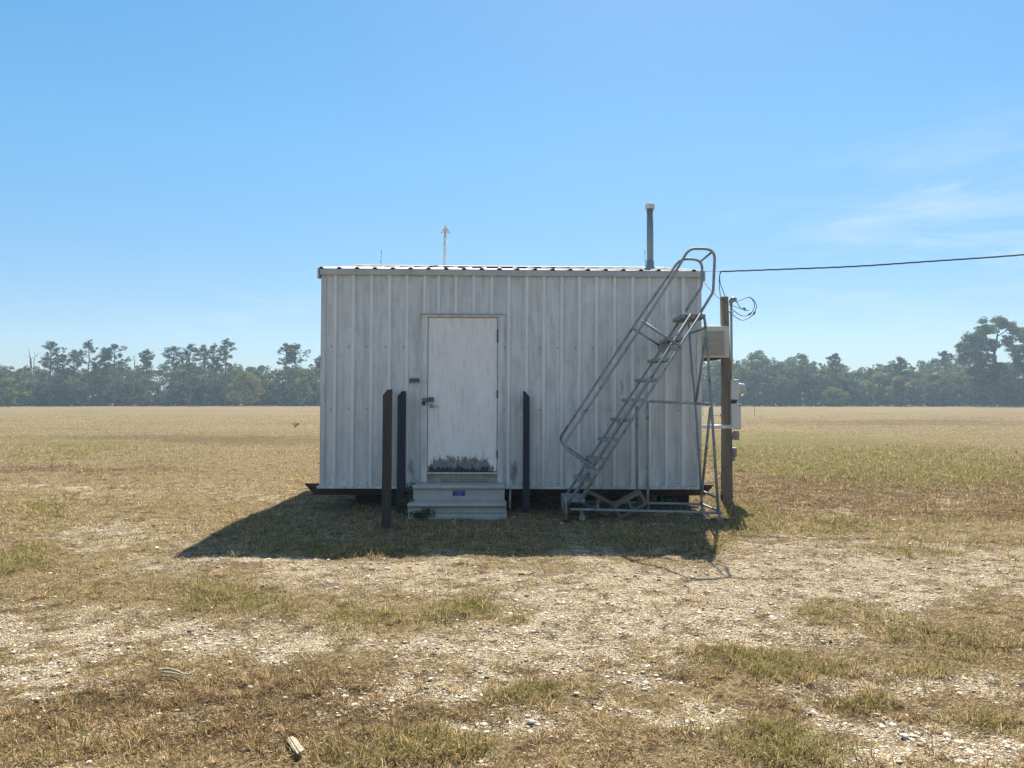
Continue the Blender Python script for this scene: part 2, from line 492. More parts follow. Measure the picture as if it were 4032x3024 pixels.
# patches of the ground, surveyed from the photograph (px, py, half-width, half-height, amount)
GREEN = [(1800, 2385, 95, 45, 1.2), (2000, 2462, 75, 28, 1.0), (820, 2340, 260, 60, 0.75), (1000, 2380, 200, 35, 0.6),
         (1450, 2430, 320, 55, 0.75), (1350, 2520, 150, 35, 0.45), (2850, 2590, 170, 40, 1.0), (3080, 2625, 190, 45, 1.05),
         (3350, 2420, 190, 45, 0.75), (3750, 2520, 320, 75, 0.7), (60, 2200, 120, 70, 1.1), (180, 2010, 170, 45, 0.8),
         (700, 1990, 180, 35, 0.45), (2860, 2095, 90, 60, 1.1), (2790, 2175, 85, 35, 1.1), (2950, 2020, 120, 45, 0.8),
         (3250, 2060, 260, 35, 0.6), (2580, 2130, 130, 35, 0.8), (2180, 2735, 110, 35, 1.1), (1650, 2920, 170, 70, 1.0),
         (1900, 2960, 120, 60, 0.6), (2900, 2920, 260, 90, 0.8), (3100, 2960, 200, 70, 0.6), (3600, 2640, 120, 35, 0.7),
         (3550, 2170, 160, 35, 0.6), (3250, 1790, 600, 70, 1.5), (3750, 1860, 600, 45, 1.3), (3000, 1735, 260, 25, 1.4), (300, 1760, 500, 50, 0.8), (1150, 1740, 160, 14, 0.8),
         (500, 2290, 120, 30, 0.4), (250, 2330, 170, 40, 0.5), (500, 1660, 500, 14, 0.35), (1250, 1790, 300, 25, 0.3),
         (1100, 2120, 260, 60, 0.45), (1500, 2160, 260, 30, 0.7), (2000, 2150, 300, 30, 0.6), (3620, 2080, 300, 30, 0.4),
         (2560, 2350, 160, 30, 0.45), (3900, 2040, 260, 30, 0.5), (1160, 1690, 60, 10, 0.5), (3380, 2740, 120, 40, 0.7),
         (3850, 2820, 200, 60, 0.55), (500, 2930, 500, 60, 0.4), (1350, 2960, 260, 60, 0.5)]
GRAV = [(500, 2490, 700, 70, 1.0), (150, 2640, 260, 60, 0.8), (1250, 2500, 300, 60, 0.8), (2200, 2330, 500, 110, 0.85),
        (2500, 2480, 500, 110, 0.9), (3200, 2260, 450, 110, 1.05), (3000, 2430, 400, 100, 0.9), (3800, 2250, 400, 120, 0.8),
        (2000, 2560, 500, 80, 0.75), (3500, 2680, 500, 60, 0.8), (1700, 2700, 400, 50, 0.55), (2000, 2860, 260, 45, 0.85),
        (2700, 2850, 130, 90, 0.85), (3250, 2980, 260, 70, 0.85), (3800, 2900, 300, 80, 0.75), (450, 2100, 300, 60, 0.7),
        (600, 2220, 300, 50, 0.6), (1850, 2170, 120, 15, 0.9), (2350, 2170, 130, 25, 0.9), (1000, 1960, 300, 30, 0.65),
        (200, 1930, 260, 30, 0.5), (3350, 2010, 130, 20, 0.6), (2960, 1970, 70, 10, 0.5), (1500, 2240, 400, 60, 0.75),
        (3600, 2400, 200, 60, 0.5), (2400, 2700, 300, 70, 0.55), (1150, 2260, 260, 50, 0.5), (3400, 2830, 200, 60, 0.7)]
THATCH = [(900, 2760, 600, 110, 1.0), (300, 2800, 400, 110, 0.6), (1600, 2800, 500, 60, 0.8), (2500, 2680, 500, 50, 0.6), (3100, 2760, 400, 60, 0.6),
          (1300, 2660, 300, 50, 0.6), (3300, 2480, 260, 40, 0.4), (3500, 1950, 750, 70, 1.7), (3900, 2000, 300, 60, 0.7),
          (700, 1725, 700, 12, 1.0), (1000, 1740, 260, 14, 1.1), (250, 1850, 500, 20, 0.9), (3600, 1665, 600, 12, 1.2), (2700, 2360, 160, 35, 0.6), (2950, 1900, 160, 30, 0.4), (3300, 2790, 300, 50, 0.5),
          (900, 2900, 500, 50, 0.7), (3900, 2540, 260, 60, 0.5)]
def field(lst, u, v):
    s = np.zeros_like(u)
    for (a, b, su, sv, amp) in lst:
        s = s + amp * np.exp(-(((u - a) / su) ** 2 + ((v - b) / sv) ** 2) * 0.9)
    return s
def ground_maps(x, y):
    jx = (fbm(x, y, 1.3, 3, 40) - 0.5) * 0.9; jy = (fbm(x, y, 1.3, 3, 50) - 0.5) * 0.9
    k = np.clip(y / 8, 0.5, 6)
    u, v = to_px(x + jx * k, y + jy * k)
    n1 = fbm(x, y, 2.6, 5, 60, 0.65); n2 = fbm(x, y, 0.45, 4, 70); n3 = fbm(x, y, 7.0, 4, 80, 0.7)
    g = field(GREEN, u, v); gr = field(GRAV, u, v); th = field(THATCH, u, v)
    n4 = fbm(x, y, 1.1, 4, 85, 0.7)
    green = sstep(0.25, 1.05, g * (0.35 + 1.25 * n1) + 0.7 * (n4 - 0.52) + 1.1 * (n3 - 0.5))
    far = sstep(11, 20, y)
    grav = sstep(0.12, 0.98, gr * (0.35 + 1.0 * n1) + 1.1 * (n4 - 0.5) + 1.9 * (n3 - 0.5) + 0.12 * (1 - far) - 0.45 * g - 0.12 * far)
    thatch = sstep(0.25, 1.0, th * (0.4 + 1.0 * n1) + 0.9 * (n3 - 0.5) + 0.7 * (n4 - 0.5) + 0.2)
    return green, np.clip(grav * (1 - 0.85 * green) * (0.62 + 0.55 * sstep(0.40, 0.56, fbm(x, y, 4.0, 4, 88, 0.75))), 0, 1), thatch * (1 - 0.5 * grav)
def gheight(x, y):
    base = (fbm(x, y, 0.35, 3, 90) - 0.5) * 0.06 + (fbm(x, y, 3.0, 3, 95) - 0.5) * 0.045 * (y < 40) + (fbm(x, y, 9.0, 2, 97) - 0.5) * 0.022 * (y < 16)
    return base * sstep(1.0, 4.0, np.abs(y - 0) + 0.0) - 0.0 + 0.5 * sstep(60, 150, y) * (fbm(x, y, 0.012, 2, 99) - 0.5)

# ---------------------------------------------------------------- ground
def build_ground():
    def axis(dense0, dense1, step, lo, hi, grow):
        a = list(np.arange(dense0, dense1 + 1e-6, step))
        s = step; v = a[-1]
        while v < hi: s *= grow; v += s; a.append(v)
        s = step; v = a[0]; pre = []
        while v > lo: s *= grow; v -= s; pre.append(v)
        return np.array(pre[::-1] + a)
    xs = axis(-9, 9, 0.06, -1500, 1500, 1.09)
    ys = axis(2.2, 15, 0.05, -40, 2500, 1.035)
    X, Y = np.meshgrid(xs, ys)
    x, y = X.ravel(), Y.ravel()
    g, gr, th = ground_maps(x, y)
    z = gheight(x, y) + 0.018 * g * (y < 30)
    V = np.stack([x, y, z], 1)
    nx, ny = len(xs), len(ys)
    i = np.arange(nx - 1)[None, :] + np.arange(ny - 1)[:, None] * nx
    i = i.ravel()
    Fc = np.stack([i, i + 1, i + 1 + nx, i + nx], 1)
    m, nt, b = mat_new('dry field ground')
    at = nt.nodes.new('ShaderNodeAttribute'); at.attribute_name = 'tint'
    sep = nt.nodes.new('ShaderNodeSeparateColor'); nt.links.new(at.outputs['Color'], sep.inputs[0])
    G, GR, TH = sep.outputs
    p = geo_pos(nt)
    # soil and dead straw
    fn = noise(nt, p, 38, 6, 0.7); mn = noise(nt, mapping(nt, p, (5, 5, 5)), 1.0, 6, 0.7); bn = noise(nt, p, 0.35, 5, 0.6)
    straw = ramp(nt, fn, [(0.30, (0.046, 0.031, 0.016)), (0.48, (0.185, 0.13, 0.068)), (0.68, (0.46, 0.35, 0.20))])
    straw = mix(nt, ramp(nt, bn, [(0.35, 0.0), (0.65, 0.55)]), straw, mix(nt, fn, (0.05, 0.04, 0.02), (0.40, 0.33, 0.18)))
    brown = ramp(nt, fn, [(0.3, (0.025, 0.016, 0.009)), (0.5, (0.10, 0.066, 0.036)), (0.7, (0.28, 0.20, 0.115))])
    c = mix(nt, TH, straw, brown)
    grn = ramp(nt, fn, [(0.3, (0.045, 0.042, 0.012)), (0.5, (0.14, 0.128, 0.04)), (0.72, (0.31, 0.28, 0.09))])
    c = mix(nt, math_(nt, 'MULTIPLY', G, 0.85), c, grn)
    vor = nt.nodes.new('ShaderNodeTexVoronoi'); vor.inputs['Scale'].default_value = 90
    nt.links.new(p, vor.inputs['Vector'])
    sv = nt.nodes.new('ShaderNodeSeparateColor'); nt.links.new(vor.outputs['Color'], sv.inputs[0])
    stone = ramp(nt, sv.outputs[0], [(0.0, (0.28, 0.20, 0.12)), (0.3, (0.53, 0.41, 0.26)), (0.7, (0.70, 0.575, 0.40)), (1.0, (0.86, 0.77, 0.60))])
    edge = ramp(nt, vor.outputs['Distance'], [(0.0, 1.0), (0.4, 0.95), (0.7, 0.4)])
    stone = mix(nt, edge, (0.42, 0.32, 0.21), stone)
    keep = math_(nt, 'GREATER_THAN', math_(nt, 'ADD', GR, math_(nt, 'MULTIPLY', math_(nt, 'SUBTRACT', sv.outputs[1], 0.5), 0.9)), 0.5)
    c = mix(nt, keep, c, stone)
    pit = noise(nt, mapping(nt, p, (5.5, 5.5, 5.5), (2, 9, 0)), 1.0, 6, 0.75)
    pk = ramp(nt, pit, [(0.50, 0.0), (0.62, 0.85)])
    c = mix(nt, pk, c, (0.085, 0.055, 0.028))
    pale = noise(nt, mapping(nt, p, (4.0, 4.0, 4.0), (6, 1, 0)), 1.0, 7, 0.75)
    c = mix(nt, ramp(nt, pale, [(0.56, 0.0), (0.68, 0.6)]), c, (0.50, 0.39, 0.23))
    # mowing bands on the far field
    bands = noise(nt, mapping(nt, p, (0.03, 0.14, 1)), 1.0, 7, 0.7)
    sp = nt.nodes.new('ShaderNodeSeparateXYZ'); nt.links.new(p, sp.inputs[0])
    fr = nt.nodes.new('ShaderNodeMapRange'); nt.links.new(sp.outputs[1], fr.inputs[0])
    fr.inputs[1].default_value = 14; fr.inputs[2].default_value = 40
    fb = math_(nt, 'MULTIPLY', math_(nt, 'MULTIPLY', fr.outputs[0], math_(nt, 'SUBTRACT', 1.0, math_(nt, 'MULTIPLY', G, 0.8))), ramp(nt, bands, [(0.42, 0.0), (0.58, 0.85)]))
    c = mix(nt, fb, c, mix(nt, mn, (0.10, 0.075, 0.038), (0.25, 0.195, 0.105)))
    wide = noise(nt, mapping(nt, p, (0.12, 0.5, 1), (3, 8, 0)), 1.0, 6, 0.7)
    c = mix(nt, math_(nt, 'MULTIPLY', fr.outputs[0], 0.35), c, ramp(nt, wide, [(0.3, (0.11, 0.085, 0.042)), (0.7, (0.32, 0.25, 0.14))]))
    nt.links.new(c, b.inputs['Base Color']); b.inputs['Roughness'].default_value = 0.92
    b.inputs['Specular IOR Level'].default_value = 0.03
    h = math_(nt, 'ADD', math_(nt, 'MULTIPLY', mn, 0.8), math_(nt, 'ADD', fn, math_(nt, 'MULTIPLY', math_(nt, 'MULTIPLY', keep, edge), 0.6)))
    bump(nt, b, h, 1.0, 0.035)
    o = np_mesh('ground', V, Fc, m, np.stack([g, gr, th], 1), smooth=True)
    tag(o, 'dry mown field with pale gravel patches reaching to the trees', None, None, 'structure')
build_ground()

def gz(x, y):
    return float(gheight(np.array([x], float), np.array([y], float))[0])

def inside_things(x, y):
    """footprints that nothing grows through"""
    a = (x > -2.5) & (x < 2.5) & (y > 10.35) & (y < 15)
    b = (x > -1.31) & (x < -0.06) & (y > 9.39) & (y < 10.2)
    return a | b

def sample_ground(n, y0, y1, power, margin=1.5):
    t = rng.random(n)
    if power == 1: y = y0 * (y1 / y0) ** t
    else:
        e = 1 - power
        y = (y0 ** e + t * (y1 ** e - y0 ** e)) ** (1 / e)
    x = (rng.random(n) * 2 - 1) * (0.70 * y + margin)
    return x, y

# ---------------------------------------------------------------- gravel stones
def build_gravel():
    x, y = sample_ground(330000, 2.6, 11.0, 1.25)
    g, gr, th = ground_maps(x, y)
    keep = (rng.random(len(x)) < np.clip(gr ** 1.3 * 0.75 + 0.02, 0, 1)) & ~inside_things(x, y)
    x, y = x[keep], y[keep]; n = len(x)
    # irregular 6-vertex pebble (octahedron pushed about), two rings for roundness
    ico = []
    ph = (1 + 5 ** 0.5) / 2
    for a, b in ((1, ph), (-1, ph), (1, -ph), (-1, -ph)):
        ico += [(0, a, b), (a, b, 0), (b, 0, a)]
    ico = np.array(ico) / math.sqrt(1 + ph * ph)
    d = np.linalg.norm(ico[:, None] - ico[None], axis=2); el = d[d > 0.1].min() * 1.05
    fs = [(i, j, k) for i in range(12) for j in range(i + 1, 12) for k in range(j + 1, 12) if d[i, j] < el and d[j, k] < el and d[i, k] < el]
    for t, (i, j, k) in enumerate(fs):
        if np.dot(np.cross(ico[j] - ico[i], ico[k] - ico[i]), ico[i]) < 0: fs[t] = (i, k, j)
    big = y < 6
    # near stones: icosahedra, far stones: octahedra
    octv = np.array([(1, 0, 0), (-1, 0, 0), (0, 1, 0), (0, -1, 0), (0, 0, 1), (0, 0, -1)], float)
    octf = np.array([(0, 2, 4), (2, 1, 4), (1, 3, 4), (3, 0, 4), (2, 0, 5), (1, 2, 5), (3, 1, 5), (0, 3, 5)])
    allV, allF, allT, base = [], [], [], 0
    for sel, bv, bf in ((big, ico, np.array(fs)), (~big, octv, octf)):
        xx, yy = x[sel], y[sel]; m = len(xx); k = len(bv)
        size = (0.0024 + 0.0040 * rng.random(m) ** 2.2 + 0.014 * (rng.random(m) ** 22)) * np.clip(yy / 5.5, 1, 1.7)
        sc = np.stack([size * (0.8 + 0.7 * rng.random(m)), size * (0.8 + 0.5 * rng.random(m)), size * (0.22 + 0.30 * rng.random(m))], 1)
        jit = 1 + (rng.random((m, k, 1)) - 0.5) * 0.5
        v = bv[None] * jit * sc[:, None, :]
        a = rng.random(m) * 6.283; ca, sa = np.cos(a), np.sin(a)
        vx = v[..., 0] * ca[:, None] - v[..., 1] * sa[:, None]; vy = v[..., 0] * sa[:, None] + v[..., 1] * ca[:, None]
        tilt = (rng.random(m) - 0.5) * 0.7
        vz = v[..., 2] + vy * tilt[:, None]
        zz = gheight(xx, yy) + sc[:, 2] * (-0.1 + 0.8 * rng.random(m))
        W = np.stack([vx + xx[:, None], vy + yy[:, None], vz + zz[:, None]], 2).reshape(-1, 3)
        Fq = (bf[None] + (np.arange(m) * k)[:, None, None]).reshape(-1, 3) + base
        t = rng.random(m); w = rng.random(m)
        lum = 0.36 + 0.50 * t
        col = np.stack([lum * (1.0 + 0.04 * w), lum * (0.88 - 0.05 * w), lum * (0.70 - 0.14 * w)], 1)
        brownm = rng.random(m) < 0.18
        col[brownm] *= np.array([0.55, 0.45, 0.36])
        allV.append(W); allF.append(Fq); allT.append(np.repeat(col, k, 0)); base += m * k
    o = np_mesh('gravel', np.concatenate(allV), np.concatenate(allF), M['stone'], np.concatenate(allT))
    tag(o, 'pale limestone gravel scattered over the bare patches of the lot', None, None, 'stuff')
build_gravel()

# ---------------------------------------------------------------- grass blades
def blades(x, y, L, W, lean, col, z0=None, curl=0.5, az=None):
    """each blade: 2 segments (quad + triangle -> two quads sharing a tip) as 5 verts / 3 tris"""
    n = len(x)
    az = rng.random(n) * 6.283 if az is None else az
    dx, dy = np.cos(az), np.sin(az)
    fa = az + 1.57 + (rng.random(n) - 0.5) * 1.4
    sx, sy = np.cos(fa) * W * 0.5, np.sin(fa) * W * 0.5
    z = gheight(x, y) if z0 is None else z0
    l1 = lean; l2 = lean + curl * (rng.random(n))
    h1, r1 = np.cos(l1) * L * 0.55, np.sin(l1) * L * 0.55
    h2, r2 = np.cos(l2) * L * 0.45, np.sin(l2) * L * 0.45
    p0 = np.stack([x, y, z - 0.004], 1)
    p1 = p0 + np.stack([dx * r1, dy * r1, np.maximum(h1, 0.004)], 1)
    p2 = p1 + np.stack([dx * r2, dy * r2, h2], 1)
    p2[:, 2] = np.maximum(p2[:, 2], z + 0.003)
    s = np.stack([sx, sy, 0 * sx + W * 0.2 * (rng.random(n) - 0.5)], 1)
    V = np.stack([p0 - s, p0 + s, p1 - s * 0.9, p1 + s * 0.9, p2], 1).reshape(-1, 3)
    b = (np.arange(n) * 5)[:, None]
    Fq = np.concatenate([b + np.array([0, 1, 3]), b + np.array([0, 3, 2]), b + np.array([2, 3, 4])], 0)
    T = np.repeat(col, 5, 0)
    return V, Fq, T

def colmix(n, a, b, jit=0.42):
    t = rng.random((n, 1)); k = 1 + (rng.random((n, 1)) - 0.5) * 2 * jit
    return (np.array(a) * (1 - t) + np.array(b) * t) * k
STRAW = ((0.33, 0.222, 0.10), (0.70, 0.53, 0.29)); BROWN = ((0.14, 0.080, 0.038), (0.38, 0.24, 0.125)); GRN = ((0.14, 0.122, 0.030), (0.38, 0.325, 0.10))

def build_grass():
    V, Fs, T, base = [], [], [], 0
    def push(a):
        nonlocal base
        V.append(a[0]); Fs.append(a[1] + base); T.append(a[2]); base += len(a[0])
    # loose straw lying everywhere
    x, y = sample_ground(420000, 2.6, 15.0, 1.3)
    g, gr, th = ground_maps(x, y)
    d = np.clip(0.35 + 0.75 * th + 0.35 * (1 - gr) + 0.2 * g, 0, 1) * (1 - 0.5 * gr) * (0.35 + 0.9 * sstep(0.4, 0.62, fbm(x, y, 14.0, 3, 150, 0.7)))
    k = (rng.random(len(x)) < d) & ~inside_things(x, y); x, y, g, gr, th = x[k], y[k], g[k], gr[k], th[k]; n = len(x)
    brown = rng.random(n) < (0.2 + 0.35 * th)
    col = np.where(brown[:, None], colmix(n, *BROWN), colmix(n, *STRAW))
    s = np.clip(y / 5, 0.9, 2.2)
    push(blades(x, y, (0.010 + 0.040 * rng.random(n) ** 2.5) * s, (0.0018 + 0.0022 * rng.random(n)) * s, 0.95 + 0.5 * rng.random(n), col, gheight(x, y) + 0.016 * rng.random(n)))
    # short dead stubble
    x, y = sample_ground(460000, 2.6, 26.0, 1.3)
    g, gr, th = ground_maps(x, y)
    cl = fbm(x, y, 9.0, 3, 120, 0.7)
    d = np.clip((0.55 + 0.75 * th + 0.3 * g) * (1 - 0.8 * gr) * sstep(0.38, 0.6, cl), 0, 1)
    k = (rng.random(len(x)) < d) & ~inside_things(x, y); x, y, g, gr, th = x[k], y[k], g[k], gr[k], th[k]; n = len(x)
    r = rng.random(n)
    col = np.where((r < 0.2 + 0.32 * th)[:, None], colmix(n, *BROWN), colmix(n, *STRAW))
    col = np.where((rng.random(n) < 0.25 * g + 0.10)[:, None], colmix(n, *GRN), col)
    s = np.clip(y / 6, 0.85, 3.2)
    push(blades(x, y, (0.014 + 0.035 * rng.random(n) ** 1.5) * (0.75 + 0.3 * s), (0.0020 + 0.002 * rng.random(n)) * s, 0.25 + 0.9 * rng.random(n), col, curl=0.9))
    # green patches, taller and clumped
    x, y = sample_ground(560000, 2.6, 24.0, 1.35)
    g, gr, th = ground_maps(x, y)
    cl = fbm(x, y, 6.0, 3, 130, 0.7)
    d = np.clip(g * 1.15, 0, 1) * sstep(0.30, 0.55, cl)
    k = (rng.random(len(x)) < d) & ~inside_things(x, y); x, y, g, cl = x[k], y[k], g[k], cl[k]; n = len(x)
    col = np.where((rng.random(n) < 0.58)[:, None], colmix(n, *GRN), colmix(n, *STRAW))
    s = np.clip(y / 6, 0.85, 3.0)
    push(blades(x, y, (0.03 + 0.07 * rng.random(n) ** 1.3) * (0.5 + 1.0 * cl) * (0.85 + 0.15 * s), (0.0028 + 0.002 * rng.random(n)) * s, 0.15 + 0.8 * rng.random(n), col, curl=1.0))
    # separate tufts, blades fanning out from a crown
    cx, cy = sample_ground(15000, 2.7, 22.0, 1.15)
    g, gr, th = ground_maps(cx, cy)
    k = (rng.random(len(cx)) < np.clip(0.10 + 1.1 * g + 0.30 * th - 0.10 * gr, 0, 1)) & ~inside_things(cx, cy)
    cx, cy, g, th = cx[k], cy[k], g[k], th[k]
    nb = (14 + 34 * rng.random(len(cx))).astype(int)
    i = np.repeat(np.arange(len(cx)), nb); n = len(i)
    s1 = (0.5 + 0.9 * rng.random(len(cx)) ** 1.5)[i]; dsc = np.clip(cy / 6, 0.9, 2.4)[i]
    az = rng.random(n) * 6.283; rad = 0.028 * s1 * dsc * np.sqrt(rng.random(n))
    tone = (0.75 + 0.5 * rng.random(len(cx)))[i][:, None]
    isg = rng.random(n) < (0.35 * rng.random(len(cx)) + 0.5 * g)[i]
    isb = rng.random(n) < (0.15 + 0.35 * th)[i]
    col = np.where(isg[:, None], colmix(n, *GRN), np.where(isb[:, None], colmix(n, *BROWN), colmix(n, *STRAW))) * tone
    push(blades(cx[i] + np.cos(az) * rad, cy[i] + np.sin(az) * rad, (0.03 + 0.055 * rng.random(n)) * s1 * (0.8 + 0.2 * dsc), (0.0022 + 0.0018 * rng.random(n)) * dsc, 0.25 + 0.75 * rng.random(n), col, curl=1.1, az=az + (rng.random(n) - 0.5) * 0.9))
    # stray taller stalks in the shade and round the building
    x, y = sample_ground(26000, 7.5, 12.5, 1.0, 0.5)
    cl = fbm(x, y, 1.5, 3, 140)
    k = (rng.random(len(x)) < sstep(0.42, 0.65, cl)) & ~inside_things(x, y); x, y = x[k], y[k]; n = len(x)
    push(blades(x, y, 0.05 + 0.07 * rng.random(n), 0.004 + 0.002 * rng.random(n), 0.3 + 0.9 * rng.random(n), np.where((rng.random(n) < 0.5)[:, None], colmix(n, *GRN), colmix(n, *STRAW)), curl=1.1))
    # field beyond: sparse larger wisps
    x, y = sample_ground(90000, 15.0, 70.0, 1.3, 4)
    g, gr, th = ground_maps(x, y); n = len(x)
    col = np.where((rng.random(n) < 0.08 + 0.85 * g)[:, None], colmix(n, (0.19, 0.18, 0.05), (0.40, 0.36, 0.12)), np.where((rng.random(n) < 0.22 + 0.75 * th)[:, None], colmix(n, *BROWN), colmix(n, *STRAW)))
    s = y / 20
    push(blades(x, y, 0.05 * (0.6 + 0.6 * rng.random(n)) * np.clip(s, 0.7, 1.6), 0.011 * s, 0.5 + 0.8 * rng.random(n), col))
    o = np_mesh('grass', np.concatenate(V), np.concatenate(Fs), M['grass'], np.concatenate(T))
    tag(o, 'dry tan and olive grass blades in ragged patches over the lot', None, None, 'stuff')
build_grass()

# ---------------------------------------------------------------- the portable building
D = 5.0
bld = empty('portable_building', (-0.0065, 10, 0), 'weathered white ribbed metal building on rusty skids with a single door', 'building', rot=(0, LEAN, YAW))
def L(mb, *a, **k): return mb.build(*a, **k)
ZB, ZE, ZR = 0.335, 3.10, 3.60          # sheet bottom, eave, ridge
XL, XR = wx(1262), wx(2757)
def Y_(d): return 10 + d                # depth in world terms before the root's yaw

def ribbed(ribs, x0, x1, z0, z1, y, out=-1, wb=0.062, wt=0.034, h=0.026, minor=True):
    pts = [(x0, y)]
    for i, rx in enumerate(sorted(ribs)):
        if rx - wb / 2 <= x0 or rx + wb / 2 >= x1: continue
        pts += [(rx - wb / 2, y), (rx - wt / 2, y + out * h), (rx + wt / 2, y + out * h), (rx + wb / 2, y)]
    pts.append((x1, y))
    if minor:                            # faint stiffening creases between the ribs
        q = [pts[0]]
        for a, b in zip(pts, pts[1:]):
            if a[1] == b[1] == y and b[0] - a[0] > 0.12 and a[0] > 0.1:
                w = b[0] - a[0]
                for f in (0.36, 0.66):
                    c = a[0] + w * f
                    q += [(c - 0.009, y), (c - 0.004, y + out * 0.0022), (c + 0.004, y + out * 0.0022), (c + 0.009, y)]
            q.append(b)
        pts = q
    return pts
def sheet(mb, pts, z0, z1):
    n = len(pts)
    vs = [(p[0], p[1], z0) for p in pts] + [(p[0], p[1], z1) for p in pts]
    return mb.add(vs, [(i, i + 1, i + 1 + n, i + n) for i in range(n - 1)])
ribs_px = [1316, 1387, 1459, 1530, 1599, 1668, 1723, 1792, 1862, 1933, 2000, 2071, 2138, 2209, 2278, 2346, 2417, 2488, 2554, 2621, 2687]
ribs = [wx(p) for p in ribs_px]
FX0, FX1 = wx(1657), wx(1981); DX0, DX1 = wx(1681), wx(1957)
ZD0, ZD1, ZF1 = wz(1858), wz(1250), wz(1241)
yf = Y_(0)
mb = MB()
sheet(mb, ribbed(ribs, XL, FX0, ZB, ZE, yf), ZB, ZE)
sheet(mb, ribbed(ribs, FX1, XR, ZB, ZE, yf), ZB, ZE)
sheet(mb, ribbed(ribs, FX0, FX1, ZF1, ZE, yf), ZF1, ZE)
# side and back sheets
def side_ribs(x, out, z0, z1):
    pts = ribbed([Y_(0.18 + 0.229 * i) for i in range(21)], Y_(0.0), Y_(D), 0, 0, x, out)
    return [(b, a) for a, b in pts]
for xx, out in ((XL, -1), (XR, 1)):
    sheet(mb, side_ribs(xx, out, ZB, ZE), ZB, ZE)
    mb.add([(xx, Y_(0), ZE), (xx, Y_(D), ZE), (xx, Y_(D / 2), ZR - 0.03)], [(0, 1, 2)])
sheet(mb, ribbed([XL + 0.2 + 0.229 * i for i in range(21)], XL, XR, ZB, ZE, Y_(D), 1), ZB, ZE)
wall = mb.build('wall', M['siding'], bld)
# screws in two courses
_scr = None
for zz in (wz(1368), wz(1614), 0.37):
    for p in ribs_px:
        if zz > 0.5 and (1640 < p < 1990) or (1650 < p < 1990): continue
        x = wx(p) - 0.052
        if _scr is None:
            _scr = MB().lathe([(0.0, -0.009), (0.006, -0.008), (0.0095, -0.002), (0.0095, 0.003)], (x, yf - 0.002, zz), 8, 'y').build('screw', M['galv'], bld)
            _s0 = (x, zz)
        else:
            o = _scr.copy(); C.objects.link(o); o.parent = bld
            o.location = _scr.location + Vector((x - _s0[0], 0, zz - _s0[1]))
# base flashing, corner trims
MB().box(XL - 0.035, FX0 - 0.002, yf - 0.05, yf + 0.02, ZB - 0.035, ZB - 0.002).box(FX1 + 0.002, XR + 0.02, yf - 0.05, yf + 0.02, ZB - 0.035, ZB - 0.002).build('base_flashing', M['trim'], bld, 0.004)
for xx, s in ((XL, 1), (XR, -1)):
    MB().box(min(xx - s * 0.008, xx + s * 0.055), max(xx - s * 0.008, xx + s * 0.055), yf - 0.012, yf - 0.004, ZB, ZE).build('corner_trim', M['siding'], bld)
# floor deck, skids, joists, piers
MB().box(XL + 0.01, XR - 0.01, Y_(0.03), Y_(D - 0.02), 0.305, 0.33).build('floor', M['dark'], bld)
for dd in (0.48, D - 0.5):
    mb = MB()
    a0, a1, zt, zb = -2.83, 2.80, 0.303, 0.155
    mb.prism([(a0, zt), (a0 + 0.02, zt - 0.02), (a0 + 0.14, zb), (a1 - 0.14, zb), (a1 - 0.02, zt - 0.02), (a1, zt)], Y_(dd), Y_(dd) + 0.012, 'y')
    mb.box(a0, a1, Y_(dd) + 0.013, Y_(dd) + 0.07, zt - 0.011, zt)
    mb.box(a0 + 0.14, a1 - 0.14, Y_(dd) + 0.013, Y_(dd) + 0.07, zb, zb + 0.011)
    mb.build('skid', M['rust'], bld)
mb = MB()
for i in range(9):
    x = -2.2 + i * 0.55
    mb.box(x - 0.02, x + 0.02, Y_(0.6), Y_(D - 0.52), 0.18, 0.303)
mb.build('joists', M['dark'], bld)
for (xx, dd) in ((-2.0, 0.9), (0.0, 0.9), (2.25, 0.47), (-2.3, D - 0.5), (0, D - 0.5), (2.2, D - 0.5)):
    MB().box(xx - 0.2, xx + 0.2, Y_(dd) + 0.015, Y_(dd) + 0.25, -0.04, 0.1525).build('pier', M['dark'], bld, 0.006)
# roof
def roof_sheet(mb, yb, zb, yt, zt, off):
    rr = [XL - 0.03 + 0.03 + 0.2325 * i for i in range(23)]
    pts = [(XL - 0.04, 0)]
    for r in rr:
        if r - 0.035 < XL - 0.04 or r + 0.035 > XR + 0.04: continue
        pts += [(r - 0.034, 0), (r - 0.015, 0.022), (r + 0.015, 0.022), (r + 0.034, 0)]
    pts.append((XR + 0.04, 0))
    n = len(pts)
    vs = [(p[0], yb, zb + p[1]) for p in pts] + [(p[0], yt, zt + p[1]) for p in pts]
    mb.add(vs, [(i, i + 1, i + 1 + n, i + n) for i in range(n - 1)])
ZEF = wz(1066) 
mb = MB()
roof_sheet(mb, Y_(-0.05), ZEF + 0.004, Y_(D / 2), ZR + 0.025, 0)
roof_sheet(mb, Y_(D + 0.05), ZEF + 0.004, Y_(D / 2), ZR + 0.025, 0)
roof = mb.build('roof', M['roofm'], bld)
MB().prism([(Y_(D / 2 - 0.17), ZR + 0.02), (Y_(D / 2), ZR + 0.06), (Y_(D / 2 + 0.17), ZR + 0.02), (Y_(D / 2 + 0.17), ZR + 0.025), (Y_(D / 2), ZR + 0.066), (Y_(D / 2 - 0.17), ZR + 0.025)], XL - 0.05, XR + 0.05).build('ridge_cap', M['roofm'], roof)
fz0 = wz(1088)
for ya, yb in ((-0.045, -0.03), (D + 0.03, D + 0.045)):
    MB().box(XL - 0.02, XR + 0.02, Y_(ya), Y_(yb), fz0, ZEF).build('fascia', M['gtrim'], bld, 0.003)
